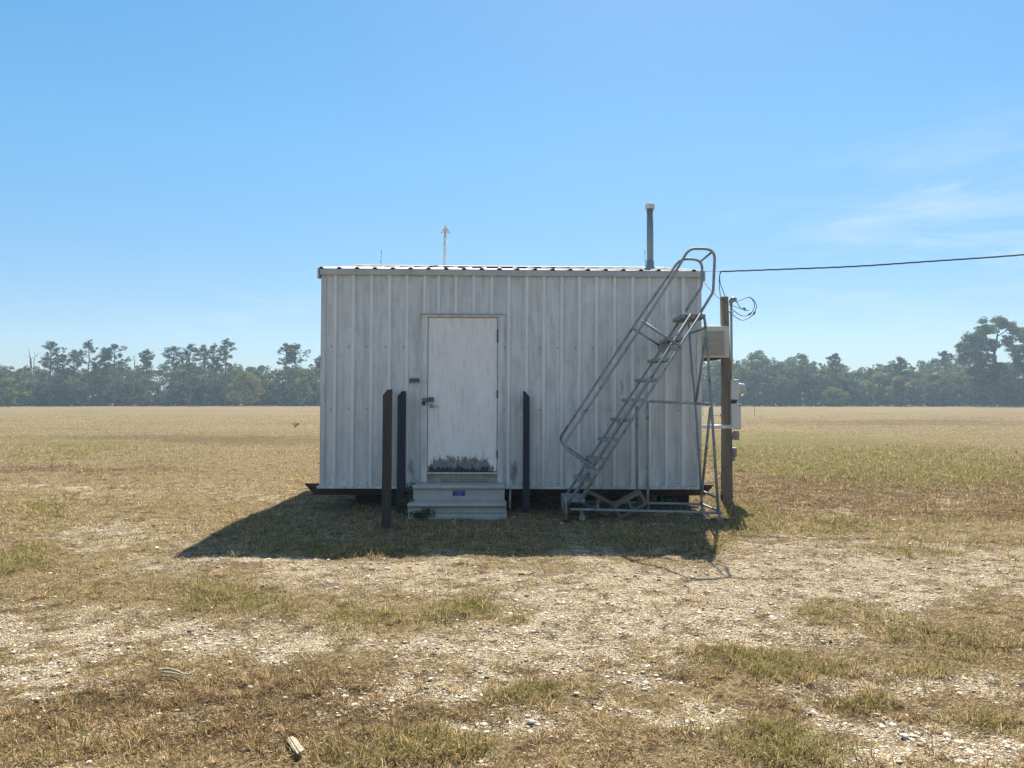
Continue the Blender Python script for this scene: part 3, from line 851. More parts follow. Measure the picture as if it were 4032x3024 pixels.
for xx, s in ((XL - 0.05, -1), (XR + 0.03, 1)):
    mb = MB()
    mb.prism([(Y_(-0.05), fz0 - 0.05), (Y_(-0.05), ZEF + 0.012), (Y_(D / 2), ZR + 0.06), (Y_(D + 0.05), ZEF + 0.012), (Y_(D + 0.05), fz0 - 0.05), (Y_(D + 0.0), fz0 - 0.05), (Y_(D / 2), ZR - 0.12), (Y_(0.0), fz0 - 0.05)], xx, xx + 0.02)
    mb.build('rake_trim', M['gtrim'], bld)

# door assembly
door = MB().box(DX0 + 0.006, DX1 - 0.006, yf + 0.008, yf + 0.05, ZD0 + 0.006, ZD1 - 0.006).build('door', M['door'], bld, 0.003)
mb = MB()
mb.box(FX0, DX0, yf - 0.022, yf + 0.06, ZB + 0.045, ZD1)
mb.box(DX1, FX1, yf - 0.022, yf + 0.06, ZB + 0.045, ZD1)
mb.box(FX0, FX1, yf - 0.022, yf + 0.06, ZD1 + 0.0, ZF1)
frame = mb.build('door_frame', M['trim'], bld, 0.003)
MB().box(FX0 - 0.01, FX1 + 0.012, yf - 0.05, yf - 0.0, ZF1 + 0.001, ZF1 + 0.014).build('drip_cap', M['gtrim'], frame, 0.003)
MB().box(DX0 - 0.008, DX1 + 0.01, yf - 0.04, yf + 0.05, ZD0 - 0.028, ZD0 - 0.002).build('sill', M['conduit'], frame, 0.004)
MB().box(DX0 - 0.004, DX1 + 0.006, yf - 0.012, yf + 0.03, ZB - 0.0, ZD0 - 0.029).build('kick_plate', M['kick'], bld, 0.002)
for za, zb_ in ((1298, 1350), (1537, 1568), (1773, 1806)):
    MB().tube([(DX1 - 0.002, yf - 0.026, wz(zb_)), (DX1 - 0.002, yf - 0.026, wz(za))], 0.009, 8).build('hinge', M['rust'], door)
# hasp, padlock, lever
hx0, hx1 = wx(1660), wx(1707)
hz0, hz1 = wz(1585), wz(1567)
hasp = MB().box(hx0, wx(1688), yf - 0.036, yf - 0.026, hz0, hz1 - 0.004).box(wx(1688) + 0.0005, hx1, yf - 0.040, yf - 0.022, hz0 - 0.0, hz1 + 0.006).build('hasp', M['hasp'], door, 0.004)
plx, plz = wx(1668), wz(1590)
pl = MB().box(plx - 0.022, plx + 0.022, yf - 0.062, yf - 0.040, wz(1597), wz(1585)).build('padlock', M['blackp'], hasp, 0.004)
arc = [(plx - 0.014, yf - 0.05, wz(1585))] + [(plx + 0.014 * math.cos(a), yf - 0.05, wz(1578) + 0.014 * math.sin(a)) for a in [math.pi * (1 - i / 8) for i in range(9)]] + [(plx + 0.014, yf - 0.05, wz(1585))]
MB().tube(arc, 0.0035, 8).build('shackle', M['steel'], pl)
hx, hz = wx(1699), wz(1600)
hd = MB().lathe([(0.033, 0.006), (0.033, -0.004), (0.026, -0.014), (0.014, -0.018), (0.011, -0.05), (0.0, -0.052)], (hx, yf + 0.004, hz), 24, 'y').build('handle', M['steel'], door)
MB().tube(smooth_path([(hx, yf - 0.042, hz), (hx + 0.03, yf - 0.05, hz - 0.002), (hx + 0.06, yf - 0.045, hz - 0.006), (hx + 0.1, yf - 0.04, hz - 0.005)]), [0.010] * 8 + [0.008] * 11, 10).build('lever', M['steel'], hd)
# small label holder left of the door
qx0, qx1, qz0, qz1 = wx(1612), wx(1649), wz(1510), wz(1492)
pq = MB().box(qx0, qx1, yf - 0.034, yf - 0.027, qz0, qz1).build('sign_holder', M['blackp'], bld, 0.002)
MB().box(qx0 + 0.012, qx1 - 0.012, yf - 0.037, yf - 0.0345, qz0 + 0.028, qz1 - 0.010).build('card', M['hasp'], pq)
MB().box(qx0 + 0.025, (qx0 + qx1) / 2 - 0.008, yf - 0.037, yf - 0.0345, qz0 + 0.004, qz0 + 0.012).box((qx0 + qx1) / 2 + 0.010, qx1 - 0.012, yf - 0.037, yf - 0.0345, qz0 + 0.004, qz0 + 0.012).build('card_edge', M['pvc'], pq)

# ---------------------------------------------------------------- steps
sx0, sx1 = P(1625, 1920, 9.68).x, P(1990, 1920, 9.68).x
st = empty('entry_steps', ((sx0 + sx1) / 2, 9.7, 0), 'low grey moulded fibreglass two-tread steps below the door', 'steps')
def prof(mb, pts, x0, x1, x0b=None, x1b=None): mb.prism(pts, x0, x1)
mb = MB().prism([(9.72, 0.0), (9.72, 0.325), (9.69, 0.325), (9.668, 0.336), (9.66, 0.352), (9.668, 0.37), (9.69, 0.378), (9.73, 0.381), (9.96, 0.383), (9.96, 0.0)], sx0, sx1 - 0.012)
up = mb.build('upper_tread', M['fibreglass'], st, 0.008)
mb = MB().prism([(9.455, 0.062), (9.475, 0.075), (9.478, 0.128), (9.445, 0.133), (9.418, 0.145), (9.41, 0.16), (9.418, 0.174), (9.44, 0.181), (9.718, 0.184), (9.718, 0.062)], sx0 - 0.035, sx1 + 0.012)
mb.build('lower_tread', M['fibreglass'], st, 0.008)
MB().prism([(9.38, -0.03), (9.385, 0.035), (9.40, 0.046), (9.455, 0.06), (9.718, 0.061), (9.718, -0.03)], sx0 - 0.02, sx1 + 0.02).build('base_flange', M['fibreglass'], st, 0.006)
a, b_ = P(1783, 1952, 9.717), P(1831, 1932, 9.717)
MB().box(a.x, b_.x, 9.714, 9.7185, a.z, b_.z).build('notice', M['blue'], st)
nt_ = [o for o in st.children if o.name.startswith('notice')][0]
mb = MB()
w, h = b_.x - a.x, b_.z - a.z
for (f0, f1, zf, ht) in ((0.16, 0.86, 0.885, 0.07), (0.08, 0.92, 0.70, 0.09), (0.24, 0.78, 0.57, 0.075), (0.22, 0.80, 0.45, 0.075), (0.26, 0.77, 0.33, 0.075), (0.32, 0.70, 0.23, 0.06), (0.08, 0.92, 0.08, 0.08)):
    x = a.x + w * f0
    while x < a.x + w * f1 - 0.001:
        ww = random.uniform(0.006, 0.016)
        x2 = min(x + ww, a.x + w * f1)
        mb.box(x, x2, 9.7115, 9.7135, a.z + h * zf, a.z + h * (zf + ht)); x = x2 + 0.0016
mb.build('lettering', M['ink'], nt_)
# pale thin pipe standing right of the steps
MB().tube([P(2007, 2002, 10.05), P(2009, 1926, 10.05)], 0.014, 10).build('drain_pipe', M['pvc'])
tag(bpy.data.objects['drain_pipe'], 'short pale drain pipe under the wall just right of the steps', 'pipe')

# ---------------------------------------------------------------- timber posts
def post(pxl, pxr, pytop, pych, side, Y, label, mat, dx=-0.008, nails=()):
    a, b = P(pxl, pytop, Y).x, P(pxr, pytop, Y).x
    zt, zc = P(2016, pytop, Y).z, P(2016, pych, Y).z
    w = b - a
    r = empty('timber_post', ((a + b) / 2, Y + w / 2, 0), label, 'post', 'weathered timber posts by the door')
    if side < 0: poly = [(a + dx, -0.1), (b + dx, -0.1), (b, zt), (a + w * 0.55, zt), (a, zc)]
    else: poly = [(a + dx, -0.1), (b + dx, -0.1), (b, zc), (a + w * 0.3, zt), (a, zt)]
    MB().prism(poly, Y, Y + 0.09, 'y').build('post', mat, r, 0.004)
    for (x0, z0, x1, z1) in nails:
        MB().tube([P(x0, z0, Y + 0.03), P(x1, z1, Y + 0.02)], 0.0022, 6).build('nail', M['rust'], r)
post(1507, 1541, 1533, 1556, -1, 8.82, 'tall brown post with a slanted top, nearest the camera left of the door', M['post'], -0.012, [(1540, 1545, 1552, 1545)])
post(1565, 1596, 1540, 1560, -1, 9.84, 'post coloured dark for shade, with bent nails, close to the wall left of the steps', M['post_shaded'], -0.008, [(1594, 1557, 1601, 1554), (1594, 1573, 1601, 1577), (1592, 1588, 1598, 1584), (1594, 1903, 1606, 1906)])
post(2060, 2086, 1540, 1563, 1, 9.84, 'post coloured dark for shade whose top slants down to the right, standing right of the steps', M['post_shaded'], -0.004, [(2062, 1902, 2040, 1904)])

# ---------------------------------------------------------------- rolling ladder
YN, YFa = 9.16, 9.80
lad = empty('rolling_ladder', (P(2520, 2010, YN).x, (YN + YFa) / 2, 0), 'worn grey rolling warehouse ladder with looped handrails leaning past the roof edge', 'ladder')
LM = M['ladder']
def shift(px, Y0, Y1):                    # pixel of the same x seen at another depth
    return 2016 + (px - 2016) * Y0 / Y1
def tubeP(name, pts, Y, r=0.016, par=lad, fil=0.0, mat=None, n=10):
    q = [P(p[0], p[1], p[2] if len(p) > 2 else Y) for p in pts]
    if fil: q = fillet(q, fil)
    return MB().tube(q, r, n).build(name, mat or LM, par)
# handrails: near and far loops
near = tubeP('handrail', [(2360, 1857), (2224, 1764), (2232, 1735), (2295, 1636), (2508, 1312), (2633, 1116), (2708, 988), (2733, 979), (2790, 979), (2812, 1003), (2806, 1150), (2759, 1230)], YN, 0.0165)
near_pts = [(2360, 1857), (2214, 1758), (2295, 1636), (2508, 1312), (2633, 1116), (2714, 978), (2816, 981), (2808, 1150), (2759, 1230)]
bpy.data.objects.remove(near)
tubeP('handrail', near_pts, YN, 0.0165, fil=[0, .10, .03, .03, .03, .09, .13, .035, 0])
far_pts = [(2330, 1830), (2198, 1735), (2261, 1640), (2496, 1283), (2678, 1019), (2766, 1022), (2763, 1130), (2722, 1190), (2700, 1226)]
tubeP('handrail', far_pts, YFa, 0.0165, fil=[0, .10, .03, .03, .10, .13, .035, .03, 0])
tubeP('rail_crossbar', [(2804, 992, YN), (2757, 1030, YFa)], YN, 0.014)
# mid arms with brackets
tubeP('rail_brace', [(2527, 1264), (2684, 1368)], YN, 0.017)
tubeP('rail_brace', [(2494, 1295), (2602, 1363)], YFa, 0.015)
def plate(name, pts, Y, t=0.012, mat=None):
    q = [P(p[0], p[1], Y) for p in pts]
    mb = MB()
    n = len(q)
    vs = q + [v + Vector((0, t, 0)) for v in q]
    mb.add(vs, [tuple(range(n)), tuple(reversed(range(n, 2 * n)))] + [(i, i + n, (i + 1) % n + n, (i + 1) % n) for i in range(n)])
    return mb.build(name, mat or LM, lad, 0.002)
plate('bracket', [(2632, 1352), (2676, 1372), (2666, 1383), (2640, 1371)], YN - 0.02, 0.03)
plate('bracket', [(2590, 1362), (2628, 1340), (2632, 1365), (2613, 1392), (2592, 1378)], YFa - 0.12, 0.03)
plate('bracket', [(2326, 1842), (2360, 1857), (2348, 1874), (2318, 1860)], YN - 0.02, 0.03)
plate('bracket', [(2305, 1815), (2332, 1830), (2318, 1850), (2296, 1838)], YFa - 0.1, 0.03)
# stringers (two per side)
for (a, b_) in (((2238, 1980), (2722, 1236)), ((2276, 1980), (2762, 1232))):
    tubeP('stringer', [a, b_], YN + 0.03, 0.0155)
    dx = lambda p: shift(p, YN + 0.03, YFa - 0.03)
    A, B = P(a[0], a[1], YN + 0.03), P(b_[0], b_[1], YN + 0.03)
    q = [Vector((A.x, YFa - 0.03, A.z)), Vector((B.x, YFa - 0.03, B.z))]
    MB().tube(q, 0.0155, 10).build('stringer', LM, lad)
# treads: shallow folded pans between the stringers
ya, yb = YN + 0.045, YFa - 0.045
tops = [(2263, 1866), (2311, 1789), (2361, 1712), (2411, 1635), (2458, 1557), (2508, 1480), (2560, 1402), (2610, 1323)]
for (px, py) in tops:
    c = P(px + 28, py + 12, (YN + YFa) / 2)
    x0, x1, z = c.x - 0.075, c.x + 0.105, c.z
    mb = MB().box(x0, x1, ya, yb, z - 0.003, z)
    mb.box(x0 - 0.003, x0, ya, yb, z - 0.038, z).box(x1, x1 + 0.003, ya, yb, z - 0.038, z)
    mb.box(x0, x1, ya - 0.003, ya, z - 0.038, z).box(x0, x1, yb, yb + 0.003, z - 0.038, z)
    t = mb.build('tread', LM, lad)
c = P(2719, 1247, (YN + YFa) / 2)
x0, x1, z = P(2690, 1240, YN).x, P(2781, 1240, YN).x, P(2719, 1236, YN).z
mb = MB().box(x0, x1, ya, yb, z - 0.004, z).box(x0 - 0.003, x0, ya, yb, z - 0.045, z).box(x1, x1 + 0.003, ya, yb, z - 0.045, z)
mb.box(x0, x1, ya - 0.003, ya, z - 0.045, z).box(x0, x1, yb, yb + 0.003, z - 0.045, z)
for k in range(3):
    yy = ya + (k + 1) * (yb - ya) / 4
    mb.box(x0, x1, yy - 0.015, yy + 0.015, z - 0.03, z - 0.0045)
mb.build('platform', LM, lad)
# bottom step and front kick plate
c = P(2250, 1955, (YN + YFa) / 2)
zb0 = P(2250, 1958, YN + 0.2).z
xk0, xk1 = P(2222, 1958, YN).x, P(2303, 1958, YN).x
MB().box(xk0, xk1, ya, yb, zb0 - 0.003, zb0).box(xk0 - 0.003, xk0, ya, yb, zb0 - 0.16, zb0 + 0.01).box(xk0, xk1, ya - 0.003, ya, zb0 - 0.04, zb0).box(xk1, xk1 + 0.003, ya, yb, zb0 - 0.05, zb0).build('tread', LM, lad)
plate('leg_plate', [(2348, 1975), (2360, 1975), (2360, 2004), (2348, 2004)], YFa - 0.2, 0.02)
# base frame and legs
tubeP('base_rail', [(2246, 2005), (2843, 2020)], YN - 0.01, 0.0165)
A, B = P(2246, 2005, YN), P(2843, 2017, YN)
MB().tube([Vector((A.x, YFa + 0.05, A.z)), Vector((B.x - 0.02, YFa + 0.05, B.z))], 0.016, 10).build('base_rail', LM, lad)
tubeP('centre_leg', [(2550, 1580), (2551, 2010)], YN, 0.0165)
A = P(2508, 1580, YFa)
MB().tube([Vector((A.x, YFa, P(2508, 1600, YFa).z)), Vector((A.x, YFa, 0.12))], 0.0165, 10).build('centre_leg', LM, lad)
tubeP('side_rail', [(2556, 1580), (2799, 1591)], YN, 0.0165)
tubeP('rear_leg', [(2773, 1246), (2783, 1325), (2800, 1575), (2829, 2016)], YN, 0.0175)
tubeP('rear_leg', [(2712, 1268), (2721, 1400), (2737, 1575), (2746, 1683), (2764, 1986)], YFa + 0.05, 0.0165)
tubeP('rear_brace', [(2778, 1330, YN + 0.02), (2740, 1588, YFa + 0.03)], YN, 0.017)
tubeP('rear_brace', [(2798, 1600, YN + 0.02), (2762, 1950, YFa + 0.05)], YN, 0.0175)
tubeP('rear_crossbar', [(2776, 1293, YN + 0.02), (2719, 1312, YFa + 0.03)], YN, 0.013)
tubeP('rear_crossbar', [(2826, 1962, YN + 0.01), (2763, 1932, YFa + 0.05)], YN, 0.014)
tubeP('rear_crossbar', [(2834, 2016, YN + 0.01), (2765, 1985, YFa + 0.05)], YN, 0.014)
# front foot, casters
f = tubeP('front_leg', [(2222, 1960), (2229, 1975), (2230, 2046)], YN - 0.01, 0.014)
MB().box(P(2212, 0, YN).x, P(2242, 0, YN).x, YN - 0.035, YN + 0.02, -0.004, 0.018).build('rubber_foot', M['rubber'], f, 0.004)
def caster(px, Y, r=0.038):
    x = P(px, 2030, Y).x
    fk = MB().box(x - 0.014, x + 0.014, Y - 0.03, Y - 0.026, 0.035, 0.125).box(x - 0.014, x + 0.014, Y + 0.006, Y + 0.010, 0.035, 0.125).box(x - 0.018, x + 0.018, Y - 0.032, Y + 0.012, 0.125, 0.132).build('caster', LM, lad)
    MB().lathe([(0.010, -0.012), (r * 0.85, -0.012), (r, -0.007), (r, 0.007), (r * 0.85, 0.012), (0.010, 0.012)], (x + 0.006, Y - 0.01, r - 0.002), 20, 'y').build('wheel', M['caster'], fk)
caster(2290, YN + 0.12); caster(2832, YN); caster(2764, YFa + 0.05); caster(2240, YFa)

# ---------------------------------------------------------------- blocks under the edge
def cinder(name_label, cx, cz, Y, ang, tilt=0.0):
    mb = MB()
    W_, H_, Dp, t = 0.395, 0.19, 0.19, 0.034
    mb.box(-W_ / 2, W_ / 2, 0, Dp, -H_ / 2, -H_ / 2 + t).box(-W_ / 2, W_ / 2, 0, Dp, H_ / 2 - t, H_ / 2)
    for xc in (-W_ / 2 + t / 2, 0, W_ / 2 - t / 2):
        mb.box(xc - t / 2, xc + t / 2, 0.001, Dp - 0.001, -H_ / 2 + t, H_ / 2 - t)
    for xs in (-1, 1):                     # webs flare at the corners
        for zs in (-1, 1):
            for side in (0, 1):
                x0 = xs * (t / 2) if side == 0 else xs * (W_ / 2 - t)
                d = xs * 0.022 * (1 if side == 0 else -1)
                zc = zs * (H_ / 2 - t)
                mb.prism([(x0, zc), (x0 + d, zc), (x0, zc - zs * 0.022)], 0.0015, Dp - 0.0015, 'y')
    o = mb.build('concrete_block', M['block'], None, origin=(0, 0.095, 0))
    o.location = (cx, Y + 0.095, cz); o.rotation_euler = (tilt, ang, 0)
    tag(o, name_label, 'block', 'concrete blocks under the building')
c = P(2478, 1992, 9.5)
cinder('concrete block tilted up to the right, both cores showing, behind the ladder rail', c.x, 0.165, 9.42, R(-29))
c = P(2352, 1992, 9.6)
cinder('concrete block sloping down to the right beside the bottom ladder step', c.x, 0.16, 9.62, R(27))

# ---------------------------------------------------------------- roof stacks and rods
def at_roof(Y): return ZEF + (ZR - ZEF) * min(Y - 10, 15 - Y) / 2.5 + 0.02
vs_ = empty('vent_stack', (P(2560, 1060, 11.5).x, 11.5, at_roof(11.5)), 'thick grey vent stack with a flat cap on the right of the roof', 'vent')
x = vs_.location.x; zt = P(2560, 822, 11.5).z
MB().tube([(x, 11.5, at_roof(11.5) - 0.02), (x, 11.5, zt)], 0.05, 20).build('pipe', M['galv'], vs_)
MB().lathe([(0.072, 0.0), (0.072, 0.062), (0.066, 0.074), (0.03, 0.082), (0, 0.084)], (x, 11.5, zt - 0.005), 24).build('cap', M['box'], vs_)
MB().lathe([(0.10, -0.03), (0.095, 0.0), (0.06, 0.03), (0.058, 0.11), (0.051, 0.13)], (x, 11.5, at_roof(11.5) + 0.0), 20).build('boot', M['galv'], vs_)
Yp = 12.9
wp = empty('sampling_pipe', (P(1748, 1056, Yp).x, Yp, at_roof(Yp)), 'slim white pipe topped by a clear plastic cone rising behind the ridge', 'pipe')
b0, b1 = P(1748, 1070, Yp), P(1753.5, 915, Yp)
MB().tube([b0, b1], 0.0225, 14).build('pipe', M['pvc'], wp)
for (pa, pb_) in ((1751, 968), (1752.5, 939)):
    c0 = P(pa, pb_ + 5, Yp); c1 = P(pa + 0.3, pb_ - 7, Yp)
    MB().tube([c0, c1], 0.0295, 14).build('coupling', M['pvc'], wp)
c = P(1753.5, 917, Yp)
MB().lathe([(0.012, 0), (0.022, 0.012), (0.026, 0.03), (0.02, 0.045), (0.0, 0.048)], c, 14).build('inlet', M['pvc'], wp)
MB().lathe([(0.078, 0.0), (0.078, 0.004), (0.004, 0.132), (0.0, 0.134)], c, 24).build('cone', M['clear'], wp)
def rod(px0, py0, px1, py1, Y, label):
    a, b = P(px0, py0, Y), P(px1, py1, Y)
    r = empty('antenna', a, label, 'antenna')
    MB().tube([a, b], [0.004, 0.0022], 6).build('whip', M['galv'], r)
    for f in (0.12, 0.36, 0.82):
        c = a.lerp(b, f); d = a.lerp(b, f + 0.07)
        MB().tube([c, d], 0.0075, 8).build('collar', M['blackp'], r)
rod(1499, 1060, 1502, 982, 12.3, 'thin whip antenna on the left part of the roof')
rod(2543, 1058, 2538, 983, 12.0, 'thin whip antenna just left of the vent stack')

# ---------------------------------------------------------------- air conditioner on the right wall
Ya = 10.55
ax1, az0, az1 = P(2874, 1400, Ya).x, P(2874, 1408, Ya).z, P(2874, 1283, Ya).z
axl = XR + 0.005
acr = empty('air_conditioner', ((axl + ax1) / 2, Ya + 0.3, az0), 'cream wall air conditioner with slatted side sticking out beyond the right wall', 'air conditioner')
body = MB().box(axl, ax1, Ya + 0.02, Ya + 0.6, az0, az1).build('casing', M['ac'], acr, 0.006)
vx0, vx1 = axl + 0.03, P(2845, 0, Ya).x
for (pa, pb_) in ((1349, 1303), (1398, 1354)):
    z0, z1 = P(2800, pa, Ya).z, P(2800, pb_, Ya).z
    g_ = MB().box(vx0, vx1, Ya + 0.014, Ya + 0.0195, z0, z1).build('grille', M['acdark'], body)
    mb = MB(); k = int((vx1 - vx0) / 0.0135)
    for i in range(k + 1):
        xx = vx0 + i * (vx1 - vx0) / k
        mb.box(xx - 0.0032, xx + 0.0032, Ya + 0.002, Ya + 0.0135, z0, z1)
    mb.build('louvres', M['ac'], g_)
xm = P(2815, 0, Ya).x
MB().prism([(axl + 0.03, az0 - 0.001), (ax1 - 0.01, az0 - 0.001), (xm + 0.05, az0 - 0.022), (xm - 0.05, az0 - 0.026), (axl + 0.1, az0 - 0.02)], Ya + 0.05, Ya + 0.56, 'y').build('drip_pan', M['rust'], acr)

# ---------------------------------------------------------------- service pole
Yp2 = 10.9
pl = empty('service_pole', (P(2867, 1975, Yp2).x, Yp2 + 0.07, 0), 'weathered square timber service pole standing right of the building', 'pole')
a0, a1 = P(2848, 1980, Yp2).x, P(2887, 1980, Yp2).x
t0, t1, tz = P(2843, 1167, Yp2).x, P(2868, 1167, Yp2).x, P(2850, 1167, Yp2).z
m0, m1, mz = P(2849, 1500, Yp2).x, P(2880, 1500, Yp2).x, P(2850, 1500, Yp2).z
vs2, fs2 = [], []
for (l, r_, z, d) in ((a0, a1, -0.2, 0.14), (m0, m1, mz, 0.13), (t0, t1, tz, 0.11)):
    vs2 += [(l, Yp2, z), (r_, Yp2, z), (r_, Yp2 + d, z), (l, Yp2 + d, z)]
for i in (0, 4):
    fs2 += [(i + j, i + (j + 1) % 4, i + 4 + (j + 1) % 4, i + 4 + j) for j in range(4)]
fs2 += [(3, 2, 1, 0), (8, 9, 10, 11)]
MB().add(vs2, fs2).build('post', M['pole'], pl, 0.006)
MB().tube([P(2858, 1270, Yp2 - 0.006), P(2858, 1270, Yp2 + 0.02)], 0.012, 8).build('bolt', M['rust'], pl)
Yc = Yp2 - 0.0
MB().tube([P(2883, 1494, Yc + 0.03), P(2881, 1400, Yc + 0.03), P(2879, 1196, Yc + 0.03)], 0.0175, 12).build('service_conduit', M['conduit'], pl)
for py in (1228, 1415):
    c = P(2880, py, Yc + 0.03)
    MB().box(c.x - 0.05, c.x + 0.026, Yc + 0.008, Yc + 0.055, c.z - 0.012, c.z + 0.012).build('strap', M['conduit'], pl, 0.003)
hp = [P(2879, 1198, Yc + 0.03), P(2879, 1188, Yc + 0.03), P(2883, 1180, Yc + 0.03), P(2890, 1178, Yc + 0.02), P(2898, 1183, Yc + 0.01)]
MB().tube(smooth_path(hp, 5), [0.022] * 4 + [0.034] * 12 + [0.030] * 5, 14).build('weatherhead', M['galv'], pl)
def pbox(name, x0, y0, x1, y1, ya_, yb_, mat, par=pl, bev=0.005):
    A_, B_ = P(x0, y1, ya_), P(x1, y0, ya_)
    return MB().box(A_.x, B_.x, ya_, yb_, A_.z, B_.z).build(name, mat, par, bev)
ms = pbox('meter_socket', 2879, 1494, 2908, 1573, Yc - 0.05, Yc + 0.13, M['box'])
pbox('lid', 2880.5, 1498, 2905, 1570, Yc - 0.058, Yc - 0.051, M['box'], ms)
c = P(2908, 1530, Yc + 0.04)
MB().lathe([(0.082, 0.0), (0.082, 0.022), (0.077, 0.024), (0.077, 0.07), (0.070, 0.084), (0.0, 0.086)], c, 26, 'x').build('meter', M['meter'], ms)
MB().lathe([(0.060, 0.002), (0.060, 0.045), (0.0, 0.046)], c, 22, 'x').build('meter_dial', M['pvc'], ms)
pbox('nipple', 2883, 1574, 2903, 1589, Yc + 0.0, Yc + 0.08, M['blackp'])
pbox('tag', 2902, 1580, 2908, 1592, Yc - 0.055, Yc - 0.05, M['pvc'], ms, 0.001)
bx = pbox('breaker_box', 2881, 1590, 2918, 1691, Yc - 0.05, Yc + 0.11, M['box'])
pbox('cover', 2886, 1604, 2916, 1688, Yc - 0.057, Yc - 0.051, M['box'], bx, 0.002)
pbox('latch', 2911, 1594, 2915, 1600, Yc - 0.062, Yc - 0.051, M['blackp'], bx, 0.001)
s1 = pbox('socket_box', 2882, 1703, 2894, 1731, Yc - 0.02, Yc + 0.07, M['socket'])
pbox('cover', 2894.5, 1698, 2911, 1733, Yc - 0.025, Yc + 0.075, M['socket'], s1, 0.008)
s2 = pbox('socket_box', 2882, 1763, 2891, 1800, Yc - 0.02, Yc + 0.07, M['socket'])
pbox('cover', 2891.5, 1763, 2902, 1800, Yc - 0.025, Yc + 0.075, M['socket'], s2, 0.008)
MB().tube([P(2762, 1680, Yc), P(2887, 1680, Yc)], 0.0285, 14).build('wall_conduit', M['pvc'], pl)
MB().tube([P(2876, 1680, Yc), P(2888, 1680, Yc)], 0.036, 14).build('coupling', M['pvc'], pl)
pbox('stake', 2838, 1944, 2847, 1968, Yc - 0.05, Yc - 0.03, M['rust'])
# cords
def wire(name, pts, Y, r, label, par=None, mat=None, sub=6):
    q = smooth_path([P(p[0], p[1], p[2] if len(p) > 2 else Y) for p in pts], sub)
    o = MB().tube(q, r, 8).build(name, mat or M['cable'], par)
    if label: tag(o, label, 'cable')
    return o
wire('power_cord', [(2884, 1712, Yc - 0.03), (2880, 1760, Yc - 0.03), (2887, 1812, Yc - 0.03), (2850, 1845, Yc - 0.06), (2812, 1880, 10.7), (2776, 1899, 10.6), (2740, 1916, 10.5), (2700, 1935, 10.45)], Yc, 0.005, 'thin black cord sagging from the lower socket to under the building')
pbox('plug', 2884, 1801, 2895, 1815, Yc - 0.035, Yc + 0.0, M['socket'], s2, 0.004)
loopr = empty('service_wires', P(2900, 1183, Yc + 0.01), 'dark drip loops of spliced wire hanging from the weatherhead', 'cable')
def loc(a): return [(2640 + p[0] * 0.1808, 1100 + p[1] * 0.1808) for p in a]
wire('wire', loc([(1420, 475), (1490, 472), (1560, 440), (1700, 388), (1790, 430), (1850, 510), (1872, 590), (1850, 680), (1800, 760), (1700, 845), (1560, 888), (1440, 835), (1350, 765)]), Yc - 0.02, 0.0052, None, loopr)
wire('wire', loc([(1560, 435), (1700, 392), (1775, 430), (1825, 520), (1830, 600), (1790, 690), (1720, 760), (1600, 800), (1480, 760), (1350, 650)]), Yc - 0.0, 0.0052, None, loopr)
wire('wire', loc([(1425, 485), (1470, 530), (1510, 600), (1580, 660), (1640, 680), (1710, 676)]), Yc - 0.03, 0.0052, None, loopr)
wire('wire', loc([(1350, 575), (1440, 605), (1520, 635), (1600, 625), (1660, 665)]), Yc + 0.02, 0.004, None, loopr)
for (a_, b2) in (((1850, 690), (1800, 780)), ((1775, 715), (1690, 785)), ((1640, 655), (1580, 615))):
    pa, pb_ = [P(*q, Yc - 0.01) for q in loc([a_, b2])]
    MB().tube([pa, pa.lerp(pb_, 0.2), pa.lerp(pb_, 0.8), pb_], [0.005, 0.0125, 0.0125, 0.005], 10).build('splice', M['blackp'], loopr)
drop = empty('overhead_cable', P(2840, 1067, 11.0), 'twisted dark overhead service cable running off to the upper right', 'cable')
dp = [P(p[0], p[1], p[2]) for p in ((2838, 1069, 11.0), (3061, 1061, 10.95), (3362, 1049, 10.9), (3663, 1029, 10.85), (4032, 1003, 10.8), (4500, 960, 10.7), (5200, 880, 10.6))]
dp = smooth_path(dp, 40)
for ph in (0, 2.09, 4.19):
    q = []
    for i, p in enumerate(dp):
        a = p.x * 9.5 + ph
        q.append(p + Vector((0, math.cos(a) * 0.0062, math.sin(a) * 0.0062)))
    MB().tube(q, 0.0058, 6).build('strand', M['cable'], drop)
wire('messenger_wire', [(2767, 1067, 10.15), (2800, 1069, 10.5), (2838, 1069, 11.0)], 11, 0.0028, None, drop)
MB().tube([P(2834, 1071, 11), P(2850, 1066, 11)], [0.008, 0.014], 8).build('clamp', M['cable'], drop)
wire('tail_wire', [(2842, 1068), (2835, 1078), (2832, 1100), (2833, 1130), (2836, 1160), (2842, 1182)], 10.97, 0.0055, None, drop)
wire('tail_wire', [(2840, 1070), (2834, 1085), (2836, 1115), (2845, 1140), (2855, 1167)], 10.95, 0.0055, None, drop)
wire('guy_wire', [(2767, 1104, 10.1), (2785, 1128, 10.4), (2805, 1150, 10.6), (2825, 1170, 10.75), (2842, 1181, Yc - 0.01), (2865, 1192, Yc - 0.02), (2876, 1206, Yc - 0.01), (2888, 1204, Yc)], 10.8, 0.0035, 'thin wire slanting from the eave corner across the pole top')

